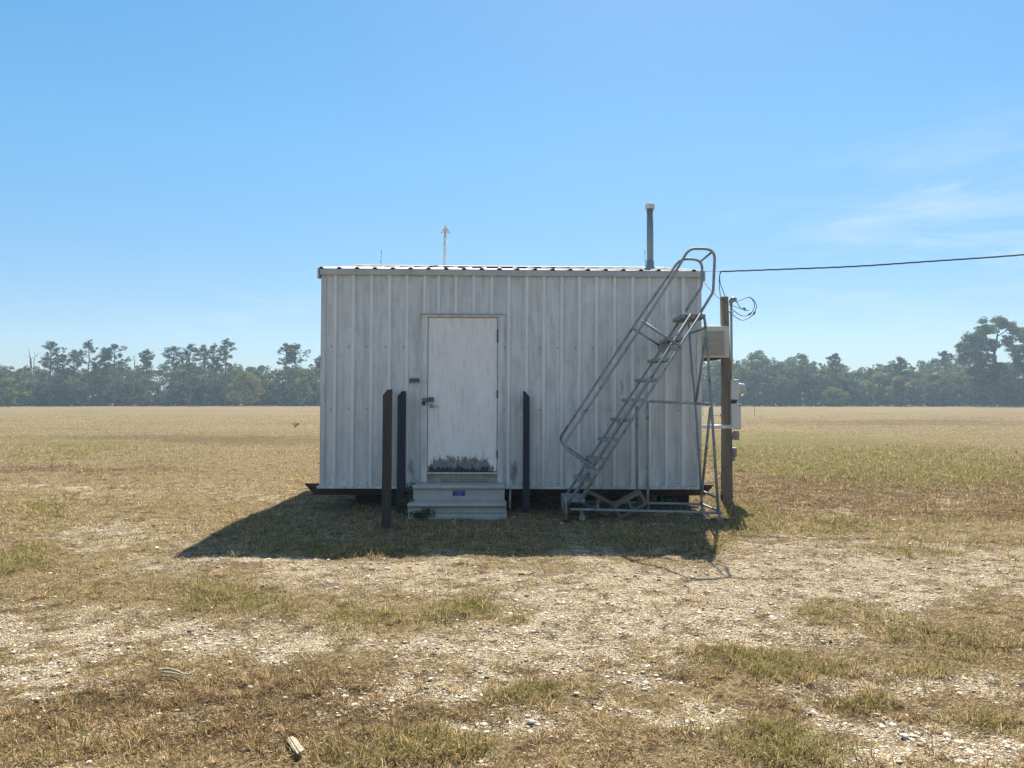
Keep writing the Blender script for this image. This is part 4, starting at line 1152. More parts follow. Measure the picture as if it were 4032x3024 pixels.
# ---------------------------------------------------------------- foliage helpers
def leaf_mass(centres, radii, per, size, col_a, col_b, flat=1.0, seed=0, shell=0.35, colvar=0.25):
    r = np.random.default_rng(seed)
    V, T = [], []
    for c, rad in zip(centres, radii):
        n = per if np.isscalar(per) else int(per)
        d = r.normal(size=(n, 3)); d /= np.linalg.norm(d, axis=1)[:, None]
        k = (shell + (1 - shell) * r.random(n)) ** 0.6
        p = np.asarray(c) + d * k[:, None] * np.asarray(rad)
        nrm = r.normal(size=(n, 3)); nrm[:, 2] *= flat; nrm /= np.linalg.norm(nrm, axis=1)[:, None]
        u = np.cross(nrm, r.normal(size=(n, 3))); u /= np.linalg.norm(u, axis=1)[:, None]
        w = np.cross(nrm, u)
        s = size * (0.55 + 0.9 * r.random(n))[:, None]
        q = np.stack([p + u * s, p + w * s * 0.75, p - u * s, p - w * s * 0.75], 1)
        V.append(q.reshape(-1, 3))
        t = r.random(); base = np.array(col_a) * (1 - t) + np.array(col_b) * t
        k2 = 1 + (r.random((n, 1)) - 0.5) * 2 * colvar
        T.append(np.repeat(base * k2, 4, 0))
    V = np.concatenate(V); T = np.concatenate(T)
    Fq = np.arange(len(V)).reshape(-1, 4)
    return V, Fq, T

PINE = ((0.040, 0.062, 0.024), (0.10, 0.13, 0.05)); OAK = ((0.045, 0.070, 0.022), (0.13, 0.165, 0.055))
YEL = ((0.16, 0.16, 0.045), (0.24, 0.20, 0.06)); RED = ((0.12, 0.07, 0.04), (0.17, 0.11, 0.05)); LGR = ((0.10, 0.14, 0.04), (0.20, 0.24, 0.07))

def branchy(mb, a, b, r0, r1, wob, seed, n=6):
    rr = random.Random(seed)
    pts = [Vector(a).lerp(Vector(b), i / n) + (Vector((rr.uniform(-1, 1), rr.uniform(-1, 1), rr.uniform(-.3, .3))) * wob if 0 < i < n else Vector((0, 0, 0))) for i in range(n + 1)]
    mb.tube(pts, [r0 + (r1 - r0) * i / n for i in range(n + 1)], 7)
    return pts

def pine(px, pytop, pybase_crown, halfw, Y, label, seed, lean=0, cols=PINE, dens=1.0, cat='pine tree', group='tall pines above the wood'):
    Y = Y - 9.5
    """tall loblolly type: bare trunk, tufted limbs in the upper part"""
    top = P(px, pytop, Y); zc = P(px, pybase_crown + 8, Y).z; W = 1.22 * halfw * Y / F
    x0 = top.x - lean * Y / F
    r = empty('pine_tree', (x0, Y, 0), label, cat, group)
    mb = MB(); rr = random.Random(seed)
    tp = branchy(mb, (x0, Y, -0.3), (top.x, Y, top.z - 0.4), 0.24, 0.06, 0.12, seed, 8)
    cs, rs = [], []
    nl = 20
    for i in range(nl):
        f = i / (nl - 1)
        z = zc + (top.z - zc) * f
        fz = max(0, min(1, (z + 0.3) / (top.z - 0.1)))
        tx = x0 + (top.x - x0) * fz
        prof_w = W * (0.55 + 0.75 * math.sin(math.pi * (0.15 + 0.75 * f)) ** 1.2) * rr.uniform(0.55, 1.1) * (1 - 0.55 * max(0, f - 0.75) / 0.25)
        a = rr.uniform(0, 6.28) if i < nl - 2 else 0
        ex = tx + math.cos(a) * prof_w * (1 if i < nl - 2 else 0.1); ey = Y + math.sin(a) * prof_w * 0.8
        ez = z + 0.18 * prof_w
        branchy(mb, (tx, Y, z - 0.35), (ex, ey, ez), 0.07, 0.025, 0.08, seed * 31 + i, 4)
        for k in range(5):
            t = rr.uniform(0.35, 1.12)
            cs.append((tx + (ex - tx) * t + rr.uniform(-.4, .4), Y + (ey - Y) * t + rr.uniform(-.4, .4), z + (ez - z) * t + rr.uniform(-.25, .4)))
            q = rr.uniform(0.20, 0.60) * (0.62 + 0.14 * W)
            rs.append((q * 1.05, q * 1.05, q * 0.68))
    mb.build('trunk', M['bark'], r)
    V, Fq, T = leaf_mass(cs, rs, int(44 * dens), 0.09, cols[0], cols[1], 1.0, seed, 0.2)
    V = V - np.array(r.location)
    np_mesh('crown', V, Fq, M['leaf'], T, parent=r)
    return r

def broadleaf_geo(x, Y, ztop, W, seed, cols, n_cl=34, per=60, size=0.16, low=0.15, irregular=0.35):
    rr = random.Random(seed)
    cs, rs = [], []
    H = ztop * (1 - low); zc = ztop * low + H / 2
    for i in range(n_cl):
        a = rr.uniform(0, 6.283); f = rr.uniform(-1, 1)
        k = rr.uniform(0.45, 1.0)
        rad = math.sqrt(max(0.05, 1 - f * f * 0.85)) * k
        q = rr.uniform(0.16, 0.30) * (W + H / 2) * 0.55
        cs.append((x + math.cos(a) * rad * W * (1 - 0.2 * f), Y + math.sin(a) * rad * W * 0.8, zc + f * (H / 2 - q * 0.55)))
        rs.append((q * rr.uniform(0.9, 1.3), q, q * rr.uniform(0.55, 0.85)))
    return leaf_mass(cs, rs, per, size, cols[0], cols[1], 1.0, seed, 0.3)

def broadleaf(px, pytop, halfw, Y, label, seed, cols, name='broadleaf_tree', low=0.12, n_cl=40, per=70, size=0.15, group='broadleaf trees at the front of the wood', cat='tree'):
    t = P(px, pytop, Y)
    r = empty(name, (t.x, Y, 0), label, cat, group)
    mb = MB()
    branchy(mb, (t.x, Y, -0.3), (t.x, Y, t.z * 0.75), 0.2, 0.06, 0.15, seed)
    for k in range(5):
        a = k * 1.26 + seed
        branchy(mb, (t.x, Y, t.z * (0.3 + 0.07 * k)), (t.x + math.cos(a) * halfw * Y / F * 0.7, Y + math.sin(a) * halfw * Y / F * 0.5, t.z * (0.6 + 0.06 * k)), 0.09, 0.03, 0.12, seed + k, 4)
    mb.build('trunk', M['bark'], r)
    V, Fq, T = broadleaf_geo(t.x, Y, t.z, halfw * Y / F, seed, cols, n_cl, per, size, low)
    np_mesh('crown', V - np.array(r.location), Fq, M['leaf'], T, parent=r)
    return r

def dead_tree(px, pytop, Y, label, seed, forks):
    t = P(px, pytop, Y)
    r = empty('dead_tree', (t.x, Y, 0), label, 'dead tree')
    mb = MB()
    for (x0, y0, x1, y1, ra, rb) in forks:
        branchy(mb, P(x0, y0, Y), P(x1, y1, Y), ra, rb, 0.12, seed + int(x1), 5)
    mb.build('trunk', M['deadbark'], r)
    return r

YT = 165.0
pine(200, 1352, 1445, 38, YT, 'broad bushy pine, first tall one from the left beside the dead tree', 1)
pine(245, 1400, 1470, 30, YT + 3, 'shorter dark pine with layered limbs right of the broad leftmost pine', 2)
pine(292, 1388, 1465, 30, YT + 1, 'medium pine between the two broadest pines on the left', 3)
pine(350, 1350, 1480, 40, YT - 2, 'tallest left pine with a wide flat top and heavy dark trunk', 4, dens=1.2)
pine(452, 1362, 1440, 38, YT, 'round headed pine standing alone over the left wood', 5, dens=1.1)
pine(410, 1390, 1465, 22, YT + 4, 'narrow pine tucked left of the round headed pine', 6)
pine(578, 1386, 1430, 20, YT, 'small star topped pine poking above the canopy left of the grey roof', 7, dens=0.8)
pine(684, 1372, 1440, 26, YT, 'slender pine with open limbs right of the grey roof', 8, dens=0.8)
pine(748, 1362, 1450, 32, YT - 4, 'tall pine with a long bare dark trunk reaching near the ground', 9)
pine(804, 1366, 1430, 20, YT + 2, 'thin pale pine between two taller pines', 10, dens=0.7)
pine(843, 1362, 1440, 24, YT, 'slim pine with sparse side limbs left of the highest pine', 11, dens=0.7)
pine(890, 1344, 1440, 32, YT - 2, 'highest pine of the wood, mid left of the building', 12, dens=1.1)
pine(1128, 1360, 1430, 32, YT, 'left one of the two tall pines nearest the building', 13)
pine(1165, 1362, 1420, 34, YT + 1, 'right one of the two tall pines nearest the building, one long side limb', 14, lean=6, dens=0.8)
pine(1262, 1410, 1440, 14, YT + 2, 'pine tip just showing at the left wall of the building', 15, dens=0.7)
pine(3290, 1398, 1440, 22, YT + 8, 'small domed pine top above the right wood', 16, dens=0.9)
pine(3540, 1412, 1455, 26, YT + 8, 'low flat pine top right of the domed one', 17, dens=0.9)
pine(3720, 1390, 1430, 22, YT + 5, 'ragged pine top left of the big right tree', 18, dens=0.8)
dead_tree(118, 1380, YT - 3, 'bare grey dead tree with forked branches at far left', 3,
          [(124, 1470, 120, 1415, .17, .12), (120, 1415, 112, 1378, .1, .03), (124, 1450, 122, 1410, .1, .08), (121, 1412, 98, 1396, .05, .02), (134, 1450, 137, 1405, .1, .06), (137, 1405, 152, 1392, .07, .03), (140, 1400, 134, 1382, .05, .02), (152, 1392, 166, 1388, .03, .012), (121, 1414, 134, 1405, .05, .03), (124, 1560, 124, 1460, .2, .16), (132, 1560, 133, 1450, .14, .1), (112, 1380, 105, 1374, .03, .01), (112, 1380, 119, 1372, .03, .01)])
dead_tree(530, 1400, YT - 3, 'short bare snag with a crooked top left of the grey roof', 5,
          [(530, 1560, 530, 1425, .16, .1), (530, 1425, 526, 1404, .09, .05), (526, 1412, 536, 1400, .05, .02), (527, 1404, 530, 1398, .04, .015), (529, 1428, 536, 1418, .04, .015), (530, 1460, 520, 1468, .05, .02)])
# distinct front trees
broadleaf(965, 1460, 62, YT - 12, 'yellowing round tree between the highest pine and the building', 21, YEL, n_cl=52, low=0.06)
broadleaf(30, 1528, 46, YT - 22, 'pale green low tree at the far left edge of the field', 22, LGR, n_cl=40, low=0.0)
broadleaf(1195, 1485, 48, YT - 10, 'fresh green tree just left of the building', 23, LGR, low=0.05)
broadleaf(265, 1498, 40, YT - 8, 'olive tree in the left wood below the layered pine', 24, ((0.09, 0.10, 0.04), (0.16, 0.14, 0.05)), low=0.1)
broadleaf(560, 1515, 26, YT - 10, 'small yellow green tree left of the grey roof', 25, LGR, low=0.05)
broadleaf(560, 1552, 34, YT - 14, 'rusty brown low bush left below the grey roof', 26, RED, name='bush', low=0.0, n_cl=24, cat='bush', group=None)
broadleaf(860, 1510, 34, YT - 11, 'grey green tree under the highest pine', 27, OAK, low=0.1)
broadleaf(700, 1500, 46, YT - 10, 'green tree right of the grey roof at the foot of the pines', 28, OAK, low=0.05)
broadleaf(3020, 1500, 34, YT - 10, 'tan tinged tree right of the electricity meter', 29, ((0.11, 0.11, 0.05), (0.17, 0.14, 0.07)), low=0.05)
broadleaf(3090, 1470, 40, YT - 8, 'bright green cone shaped tree right of the tan tinged one', 30, LGR, low=0.05)
broadleaf(3290, 1520, 46, YT - 12, 'light green low tree at the middle of the right wood', 31, LGR, low=0.0)
broadleaf(3540, 1490, 26, YT - 12, 'narrow reddish tree in the right wood', 32, RED, low=0.02)
broadleaf(3670, 1505, 30, YT - 12, 'narrow tan tree left of the dark hollow in the right wood', 33, ((0.13, 0.10, 0.05), (0.18, 0.14, 0.07)), low=0.0)
broadleaf(2985, 1376, 44, YT - 2, 'round topped tree directly right of the service pole', 34, OAK, low=0.3, n_cl=46)
broadleaf(3150, 1390, 52, YT, 'wide domed tree second right of the service pole', 35, OAK, low=0.3, n_cl=50)
broadleaf(2840, 1410, 60, YT - 3, 'bushy tree seen between the right wall and the service pole', 36, OAK, low=0.1, n_cl=50)
# the big pair at the right
def big_tree(px, pytop, halfw, Y, label, seed, limbs, clusters):
    t = P(px, pytop, Y)
    r = empty('oak_tree', (t.x, Y, 0), label, 'tree', 'big trees at the right edge')
    mb = MB()
    for (x0, y0, x1, y1, ra, rb) in limbs:
        a = P(x0, y0, Y); b = P(x1, y1, Y); b.y += random.uniform(-1, 1)
        branchy(mb, a, b, ra, rb, 0.12, seed + x1, 5)
    mb.build('trunk', M['bark'], r)
    rr = random.Random(seed); cs, rs = [], []
    for (cx, cy, cw, ch, k) in clusters:
        for i in range(int(k * 1.9)):
            a = rr.uniform(0, 6.28); q = math.sqrt(rr.random())
            p = P(cx + math.cos(a) * q * cw, cy + math.sin(a) * q * ch, Y + rr.uniform(-3, 3))
            cs.append(tuple(p)); s = rr.uniform(0.30, 0.85)
            rs.append((s * 1.1, s * 1.1, s * 0.7))
    V, Fq, T = leaf_mass(cs, rs, 62, 0.12, OAK[0], OAK[1], 1.0, seed, 0.25)
    np_mesh('crown', V - np.array(r.location), Fq, M['leaf'], T, parent=r)
big_tree(3910, 1252, 130, 150.0, 'biggest open crowned tree of the wood, at the right edge', 51,
         [(3914, 1600, 3914, 1400, .38, .3), (3914, 1400, 3935, 1300, .26, .12), (3935, 1310, 3925, 1262, .1, .03), (3925, 1325, 3990, 1285, .12, .04), (3914, 1420, 3850, 1330, .14, .05), (3914, 1450, 3810, 1385, .14, .04), (3916, 1400, 3880, 1280, .12, .04), (3914, 1480, 3980, 1420, .12, .04)],
         [(3930, 1262, 22, 12, 14), (3960, 1280, 34, 16, 22), (3870, 1262, 12, 8, 5), (3880, 1300, 40, 20, 26), (3840, 1330, 46, 22, 32), (3800, 1370, 34, 22, 22), (3880, 1360, 60, 24, 40), (3840, 1410, 70, 26, 50), (3790, 1420, 20, 14, 8), (3900, 1460, 90, 30, 60), (3970, 1340, 30, 20, 14), (3990, 1300, 18, 12, 8), (3900, 1520, 100, 36, 60)])
big_tree(4040, 1300, 80, 154.0, 'tall tree partly cut off by the right edge of the picture', 52,
         [(4000, 1600, 3998, 1420, .3, .2), (3998, 1420, 4030, 1330, .18, .06), (3998, 1430, 4080, 1380, .14, .05), (4090, 1600, 4100, 1380, .25, .1)],
         [(4020, 1310, 28, 16, 20), (4060, 1330, 50, 24, 34), (4000, 1370, 36, 18, 22), (4050, 1400, 70, 30, 60), (4010, 1450, 50, 26, 40), (4090, 1460, 70, 30, 50), (4050, 1530, 90, 40, 70), (4130, 1380, 50, 40, 40)])

# house roof glimpsed in the wood
hs = empty('house', (P(632, 1550, 168).x, 172, 0), 'grey roofed house half hidden in the left wood', 'house')
hx0, hx1 = P(603, 1550, 168).x, P(664, 1550, 168).x
zt, ze = P(632, 1521, 168).z, P(632, 1545, 168).z
M['shingle'] = simple('grey shingles', (0.20, 0.20, 0.21), 0.85, 0, 0.15, 3)
M['cladding'] = simple('pale cladding', (0.45, 0.44, 0.42), 0.8, 0, 0.1, 2)
MB().box(hx0 + 0.2, hx1 - 0.2, 168.4, 176, 0, ze).build('wall', M['cladding'], hs)
xm = (hx0 + hx1) / 2
MB().add([(hx0, 168, ze), (hx1, 168, ze), (hx1, 176.5, ze), (hx0, 176.5, ze), (hx0 + 1.3, 172, zt), (hx1 - 1.3, 172, zt), (hx0, 168, ze + 0.01), (hx1, 168, ze + 0.01)],
         [(0, 1, 5, 4), (1, 2, 5), (2, 3, 4, 5), (3, 0, 4)]).build('roof', M['shingle'], hs)
MB().box(xm - 1.2, xm - 0.9, 169.4, 169.7, ze + 0.3, zt - 0.25).build('chimney', M['pvc'], hs)

# the wood itself
def canopy_top(px):
    """height of the closed canopy along the tree line, as photo rows"""
    pts = [(-600, 1440), (0, 1430), (60, 1444), (110, 1440), (200, 1448), (330, 1446), (430, 1432), (520, 1440), (600, 1418), (660, 1418), (760, 1424), (900, 1424), (960, 1430), (1030, 1428), (1070, 1448), (1130, 1438), (1180, 1440), (1260, 1432), (1400, 1420), (1600, 1420), (2600, 1420),
           (2800, 1425), (2900, 1410), (2960, 1385), (3060, 1400), (3140, 1388), (3200, 1412), (3260, 1432), (3330, 1428), (3370, 1452), (3440, 1428), (3520, 1420), (3600, 1425), (3680, 1405), (3760, 1420), (3850, 1430), (4100, 1420), (4800, 1400)]
    xs_, ys_ = zip(*pts)
    return np.interp(px, xs_, ys_)
def build_wood():
    V, Fs, T, base = [], [], [], 0
    rr = random.Random(99)
    for row, (Yr, dpx, lowk) in enumerate(((YT - 6, 34, 0.72), (YT - 1, 36, 0.9), (YT + 6, 38, 1.0), (YT + 14, 40, 1.0), (YT + 24, 44, 0.98))):
        px = -500 + rr.uniform(0, 20)
        while px < 4550:
            px += dpx * rr.uniform(0.7, 1.3)
            if 1330 < px < 2640 and row in (0, 3): continue
            Y = Yr + rr.uniform(-3, 3)
            zt_ = P(px, canopy_top(px), Y).z * lowk * rr.uniform(0.86, 1.03)
            if 585 < px < 685 and Yr < YT + 10: zt_ = min(zt_, P(px, 1556, Y).z)
            W = rr.uniform(1.5, 2.6)
            cols = rr.choice([OAK, OAK, OAK, PINE, PINE, ((0.06, 0.08, 0.03), (0.115, 0.13, 0.05)), LGR if row < 2 else OAK])
            v, f, t = broadleaf_geo(P(px, 1500, Y).x, Y, zt_, W, rr.randrange(10 ** 6), cols, 24 if row < 3 else 18, 34, 0.20, 0.0 if row < 2 else 0.25)
            V.append(v); Fs.append(f + base); T.append(t); base += len(v)
    # understorey along the foot of the wood
    px = -520; turn = 0
    while px < 4560:
        px += rr.uniform(5, 10); turn += 1
        Y = (YT - 8 + rr.uniform(-1.5, 2)) if turn % 3 == 0 else ((YT + 3 + rr.uniform(-3, 3)) if turn % 3 == 1 else YT + 18 + rr.uniform(-3, 3))
        v, f, t = broadleaf_geo(P(px, 1500, Y).x, Y, rr.uniform(1.6, 3.6) if not 590 < px < 680 else 1.6, rr.uniform(0.8, 1.4), rr.randrange(10 ** 6), rr.choice([OAK, PINE]), 9, 34, 0.17, 0.0)
        V.append(v); Fs.append(f + base); T.append(t); base += len(v)
    o = np_mesh('woodland', np.concatenate(V), np.concatenate(Fs), M['leaf'], np.concatenate(T))
    tag(o, 'dense mixed wood closing off the far side of the field', None, None, 'stuff')
    mb = MB()
    for i in range(150):
        px = rr.uniform(-450, 4500); Y = YT + rr.uniform(-3, 18); x = P(px, 1500, Y).x
        mb.tube([(x, Y, -0.3), (x + rr.uniform(-.4, .4), Y, rr.uniform(4, 7))], [rr.uniform(0.1, 0.2), 0.07], 6)
    o = mb.build('woodland_trunks', M['bark'])
    tag(o, 'many thin trunks inside the far wood', None, None, 'stuff')
build_wood()

# ---------------------------------------------------------------- small things in the field
for (px, pa, pb_, lab) in ((2767.5, 1601, 1640, 'thin dark marker stake beside the right wall of the building, far out in the field'), (2971, 1599, 1640, 'thin dark marker stake standing alone right of the breaker box, far out in the field')):
    Y = 66.0
    a, b_ = P(px, pa, Y), P(px, pb_, Y)
    o = MB().tube([(a.x, Y, -0.02), (a.x, Y, a.z)], 0.018, 6).build('marker_stake', M['rust']); tag(o, lab, 'stake', 'marker stakes in the field')
Y = 66
sr = empty('ground_marker', P(2838, 1638, Y) - Vector((0, 0, 0)), 'small knob on a low stem in the field, left of the service pole', 'marker')
sr.location.z = 0
a = P(2838, 1632, Y)
MB().tube([(a.x, Y, 0), (a.x, Y, a.z - 0.05)], 0.02, 8).build('stem', M['rust'], sr)
MB().lathe([(0.05, 0), (0.085, 0.03), (0.085, 0.09), (0.05, 0.13), (0, 0.14)], (a.x, Y, a.z - 0.07), 12).build('knob', M['blackp'], sr)
o = MB().tube(smooth_path([P(2790, 1638.5, Y), P(2815, 1637.5, Y), P(2835, 1640, Y), P(2856, 1640, Y)]), 0.022, 6).build('hose', M['cable']); tag(o, 'dark hose lying in the field beside the low knob', 'hose')
o.location.z = 0.0

def plant(name, x, y, h, w, n, cols, label, cat, seed, leaf=0.02, group=None):
    r = np.random.default_rng(seed); rr = random.Random(seed)
    root = empty(name, (x, y, 0), label, cat, group)
    mb = MB(); cs, rs = [], []
    for i in range(n):
        a = rr.uniform(0, 6.28); q = rr.uniform(0.2, 1) * w; hh = h * rr.uniform(0.4, 1)
        e = Vector((x + math.cos(a) * q, y + math.sin(a) * q * 0.6, hh))
        m_ = Vector((x + math.cos(a) * q * 0.3, y + math.sin(a) * q * 0.2, hh * 0.6))
        mb.tube([(x + math.cos(a) * 0.02, y, -0.01), m_, e], [0.003, 0.0025, 0.001], 5)
        for k in range(4):
            t = rr.uniform(0.3, 1); p = m_.lerp(e, t); cs.append(tuple(p)); rs.append((0.05, 0.05, 0.04))
    mb.build('stems', M['stick'], root)
    V, Fq, T = leaf_mass(cs, rs, 4, leaf * 0.6, cols[0], cols[1], 1.0, seed)
    np_mesh('leaves', V - np.array(root.location), Fq, M['leaf'], T, parent=root)
DG = ((0.035, 0.065, 0.03), (0.07, 0.11, 0.045))
plant('weed', P(1660, 2010, 9.3).x, 9.32, 0.12, 0.17, 26, DG, 'low dark weed at the left foot of the steps', 'weed', 1)
plant('weed', P(1600, 2000, 9.62).x, 9.62, 0.22, 0.16, 34, DG, 'dark leafy weed between the left post at the wall and the steps', 'weed', 2)
plant('weed', P(1617, 1900, 9.85).x, 9.85, 0.44, 0.08, 18, ((0.08, 0.14, 0.05), (0.13, 0.19, 0.07)), 'taller bright green weed rising left of the upper tread', 'weed', 3)
plant('weed', P(2160, 1990, 10.1).x, 10.1, 0.2, 0.16, 26, DG, 'dark weed under the wall between the right post and the ladder', 'weed', 4)
plant('weed', P(2262, 2030, 9.3).x, 9.4, 0.16, 0.10, 22, DG, 'weed growing under the ladder front rail beside the foot', 'weed', 5)
plant('weed', P(2620, 1980, 9.95).x, 10.0, 0.2, 0.25, 22, DG, 'straggly weed behind the ladder base under the floor edge', 'weed', 6, 0.014)
plant('weed', P(1163, 1685, 40).x, 40, 0.30, 0.30, 22, ((0.42, 0.38, 0.12), (0.6, 0.52, 0.2)), 'lone yellow green weed in the field left of the building', 'weed', 7, 0.05)
plant('weed', P(2365, 1950, 9.9).x, 9.92, 0.42, 0.14, 5, DG, 'thin twig with small leaves against the wall behind the lower ladder', 'weed', 8, 0.012)

def stick(pts, r, label, name='fallen_stick', mat='stick', cat='stick', zoff=0.02):
    q = []
    for (px, py) in pts:
        # drop the pixel onto the ground
        d = P(px, py, 1.0) - Vector((0, 0, CAMZ)); k = -(CAMZ - zoff) / d.z
        q.append(Vector((d.x * k, d.y * k, zoff + gz(d.x * k, d.y * k))))
    q = smooth_path(q, 3)
    n = len(q)
    o = MB().tube(q, [r * (1 - 0.65 * i / (n - 1)) for i in range(n)], 6).build(name, M[mat]); tag(o, label, cat, 'dead sticks on the ground')
stick([(1290, 2038), (1325, 2030), (1362, 2017)], 0.012, 'curved grey stick in the shade left of the front post')
stick([(1330, 2048), (1350, 2049), (1385, 2046)], 0.010, 'short flat stick in the shade below the curved one')
stick([(1365, 1990), (1376, 1998)], 0.008, 'short upright twig end near the left skid')
stick([(1462, 2030), (1476, 2014), (1490, 2004)], 0.016, 'pale bark strip leaning behind the front post')
stick([(1538, 2019), (1555, 2023), (1572, 2029)], 0.008, 'thin pale stick right of the front post')
stick([(1440, 2090), (1465, 2075), (1480, 2060)], 0.009, 'forked dry stick left of the foot of the front post')
stick([(1215, 2010), (1245, 2016), (1265, 2018)], 0.009, 'brown stick on the grass under the left skid tip')
stick([(1450, 2196), (1470, 2190), (1500, 2190)], 0.008, 'dark twig on the gravel at the shade edge')
stick([(620, 2642), (660, 2636), (700, 2640), (730, 2646), (760, 2634), (782, 2620)], 0.007, 'long curled straw coloured husk on the grass, lower left', mat='chipwood', zoff=0.03)
stick([(640, 2650), (690, 2648), (740, 2654)], 0.006, 'short pale husk just below the long curled one', mat='chipwood', zoff=0.03)
stick([(3640, 2770), (3700, 2795), (3720, 2800)], 0.004, 'thin pale straw stalk on the ground at lower right', mat='chipwood', zoff=0.03)
# split wood fragment in the foreground
d = P(1160, 2940, 1.0) - Vector((0, 0, CAMZ)); k = -(CAMZ - 0.02) / d.z
cx, cy = d.x * k, d.y * k
def on_ground(px, py, z):
    d = P(px, py, 1.0) - Vector((0, 0, CAMZ)); k = -(CAMZ - z) / d.z
    return Vector((d.x * k, d.y * k, z))
zg = gz(cx, cy) + 0.024
mb = MB()
for (x0, y0, x1, y1, w_, dz) in ((1138, 2906, 1176, 2968, 0.013, 0.0), (1148, 2903, 1186, 2961, 0.014, 0.004), (1158, 2908, 1194, 2956, 0.011, 0.001), (1133, 2915, 1160, 2958, 0.006, -0.003)):
    mb.bar(on_ground(x0, y0, zg + dz), on_ground(x1, y1, zg + dz), w_, 0.007)
o = mb.build('wood_splinter', M['chipwood'])
tag(o, 'bright split wood fragment lying on the dead grass in the foreground', 'wood')
# a few larger stones that stand out
for i, (px, py, s, lab) in enumerate(((1695, 2672, 0.020, 'white stone left of centre in the foreground gravel'), (1820, 2352, 0.018, 'white stone above the round grass tuft'), (3560, 2880, 0.026, 'flat pale stone at the lower right'),
                      (2090, 2842, 0.030, 'broad grey stone low in the middle foreground'), (1038, 2302, 0.022, 'white stone left of the shade near the gravel'), (905, 2598, 0.020, 'white stone right above the long husk'),
                      (1540, 2092, 0.014, 'white stone in the shade right of the front post'), (1366, 2956, 0.016, 'white pebble right of the wood fragment'), (438, 2530, 0.022, 'cream stone on the left gravel'), (2270, 2735, 0.022, 'grey stone beside the foreground grass clump'))):
    d = P(px, py, 1.0) - Vector((0, 0, CAMZ)); k = -(CAMZ - 0.015) / d.z
    rr = random.Random(i)
    bm_v, bm_f = [], []
    mb = MB(); n = 10
    prof_ = [(0.0, -0.45), (0.6, -0.4), (0.95, -0.1), (0.9, 0.2), (0.55, 0.45), (0.0, 0.5)]
    mb.lathe([(a_ * s, b2 * s) for a_, b2 in prof_], (0, 0, 0), n)
    for v in mb.v: v += Vector((rr.uniform(-1, 1), rr.uniform(-1, 1), rr.uniform(-1, 1))) * s * 0.12
    if i == 0: M['rock'] = simple('white limestone', (0.50, 0.46, 0.38), 0.8, 0, 0.15, 60)
    o = mb.build('stone', M['rock'], None, origin=(0, 0, 0)); o.location = (d.x * k, d.y * k, gz(d.x * k, d.y * k) + 0.006 + s * 0.2); o.scale = (0.85, 0.6, 0.5); o.rotation_euler = (rr.uniform(-.3, .3), rr.uniform(-.3, .3), rr.uniform(0, 6))
    tag(o, lab, 'stone', 'larger stones on the lot')

# ---------------------------------------------------------------- air
def haze():
    mb = MB().box(-420, 420, -30, 330, -3, 30)
    m = bpy.data.materials.new('pale air'); m.use_nodes = True
    nt = m.node_tree; nt.nodes.clear()
    out = nt.nodes.new('ShaderNodeOutputMaterial'); v = nt.nodes.new('ShaderNodeVolumePrincipled')
    v.inputs['Color'].default_value = (0.62, 0.82, 1.0, 1); v.inputs['Density'].default_value = 0.0008
    v.inputs['Anisotropy'].default_value = 0.3
    nt.links.new(v.outputs[0], out.inputs['Volume'])
    o = mb.build('haze', m); tag(o, None, None, None, 'stuff')
    return o
HAZE = True
if HAZE: haze()

# ---------------------------------------------------------------- light, sky, camera
EL = 47.7; AZ = 12.7
sd = Vector((math.sin(R(AZ)) * math.cos(R(EL)), math.cos(R(AZ)) * math.cos(R(EL)), math.sin(R(EL))))
ld = bpy.data.lights.new('sun', 'SUN'); ld.energy = 4.95; ld.angle = R(0.55); ld.color = (1.0, 0.94, 0.84)
lo = bpy.data.objects.new('sun', ld); C.objects.link(lo); lo.location = (8, 30, 30)
lo.rotation_euler = sd.to_track_quat('Z', 'Y').to_euler()
w = bpy.data.worlds.new('World'); scene.world = w; w.use_nodes = True
nt = w.node_tree; bg = nt.nodes['Background']
sky = nt.nodes.new('ShaderNodeTexSky'); sky.sky_type = 'NISHITA'; sky.sun_disc = False
sky.sun_elevation = R(EL); sky.sun_rotation = R(AZ); sky.altitude = 0; sky.air_density = 1.0; sky.dust_density = 0.15; sky.ozone_density = 3.0
tc = nt.nodes.new('ShaderNodeTexCoord').outputs['Generated']
def dirmask(px, py, r0, r1, sx=1.0):
    v = (P(px, py, 1.0) - Vector((0, 0, CAMZ))).normalized()
    sub = nt.nodes.new('ShaderNodeVectorMath'); sub.operation = 'SUBTRACT'; nt.links.new(tc, sub.inputs[0]); sub.inputs[1].default_value = v
    sc = nt.nodes.new('ShaderNodeVectorMath'); sc.operation = 'MULTIPLY'; nt.links.new(sub.outputs[0], sc.inputs[0]); sc.inputs[1].default_value = (sx, sx, 1)
    ln = nt.nodes.new('ShaderNodeVectorMath'); ln.operation = 'LENGTH'; nt.links.new(sc.outputs[0], ln.inputs[0])
    mr = nt.nodes.new('ShaderNodeMapRange'); mr.interpolation_type = 'SMOOTHSTEP'; nt.links.new(ln.outputs['Value'], mr.inputs[0])
    mr.inputs[1].default_value = r1; mr.inputs[2].default_value = r0
    return mr.outputs[0]
cn = noise(nt, mapping(nt, tc, (5, 5, 26)), 1.0, 7, 0.6, 0.6)
cl = ramp(nt, cn, [(0.46, 0.0), (0.72, 1.0)])
msk = math_(nt, 'MAXIMUM', math_(nt, 'MULTIPLY', dirmask(3880, 900, 0.02, 0.16, 0.45), 0.8), math_(nt, 'MULTIPLY', dirmask(1100, 1260, 0.01, 0.09, 0.4), 0.6))
cn2 = noise(nt, mapping(nt, tc, (9, 9, 14), (4, 0, 2)), 1.0, 6, 0.55, 0.4)
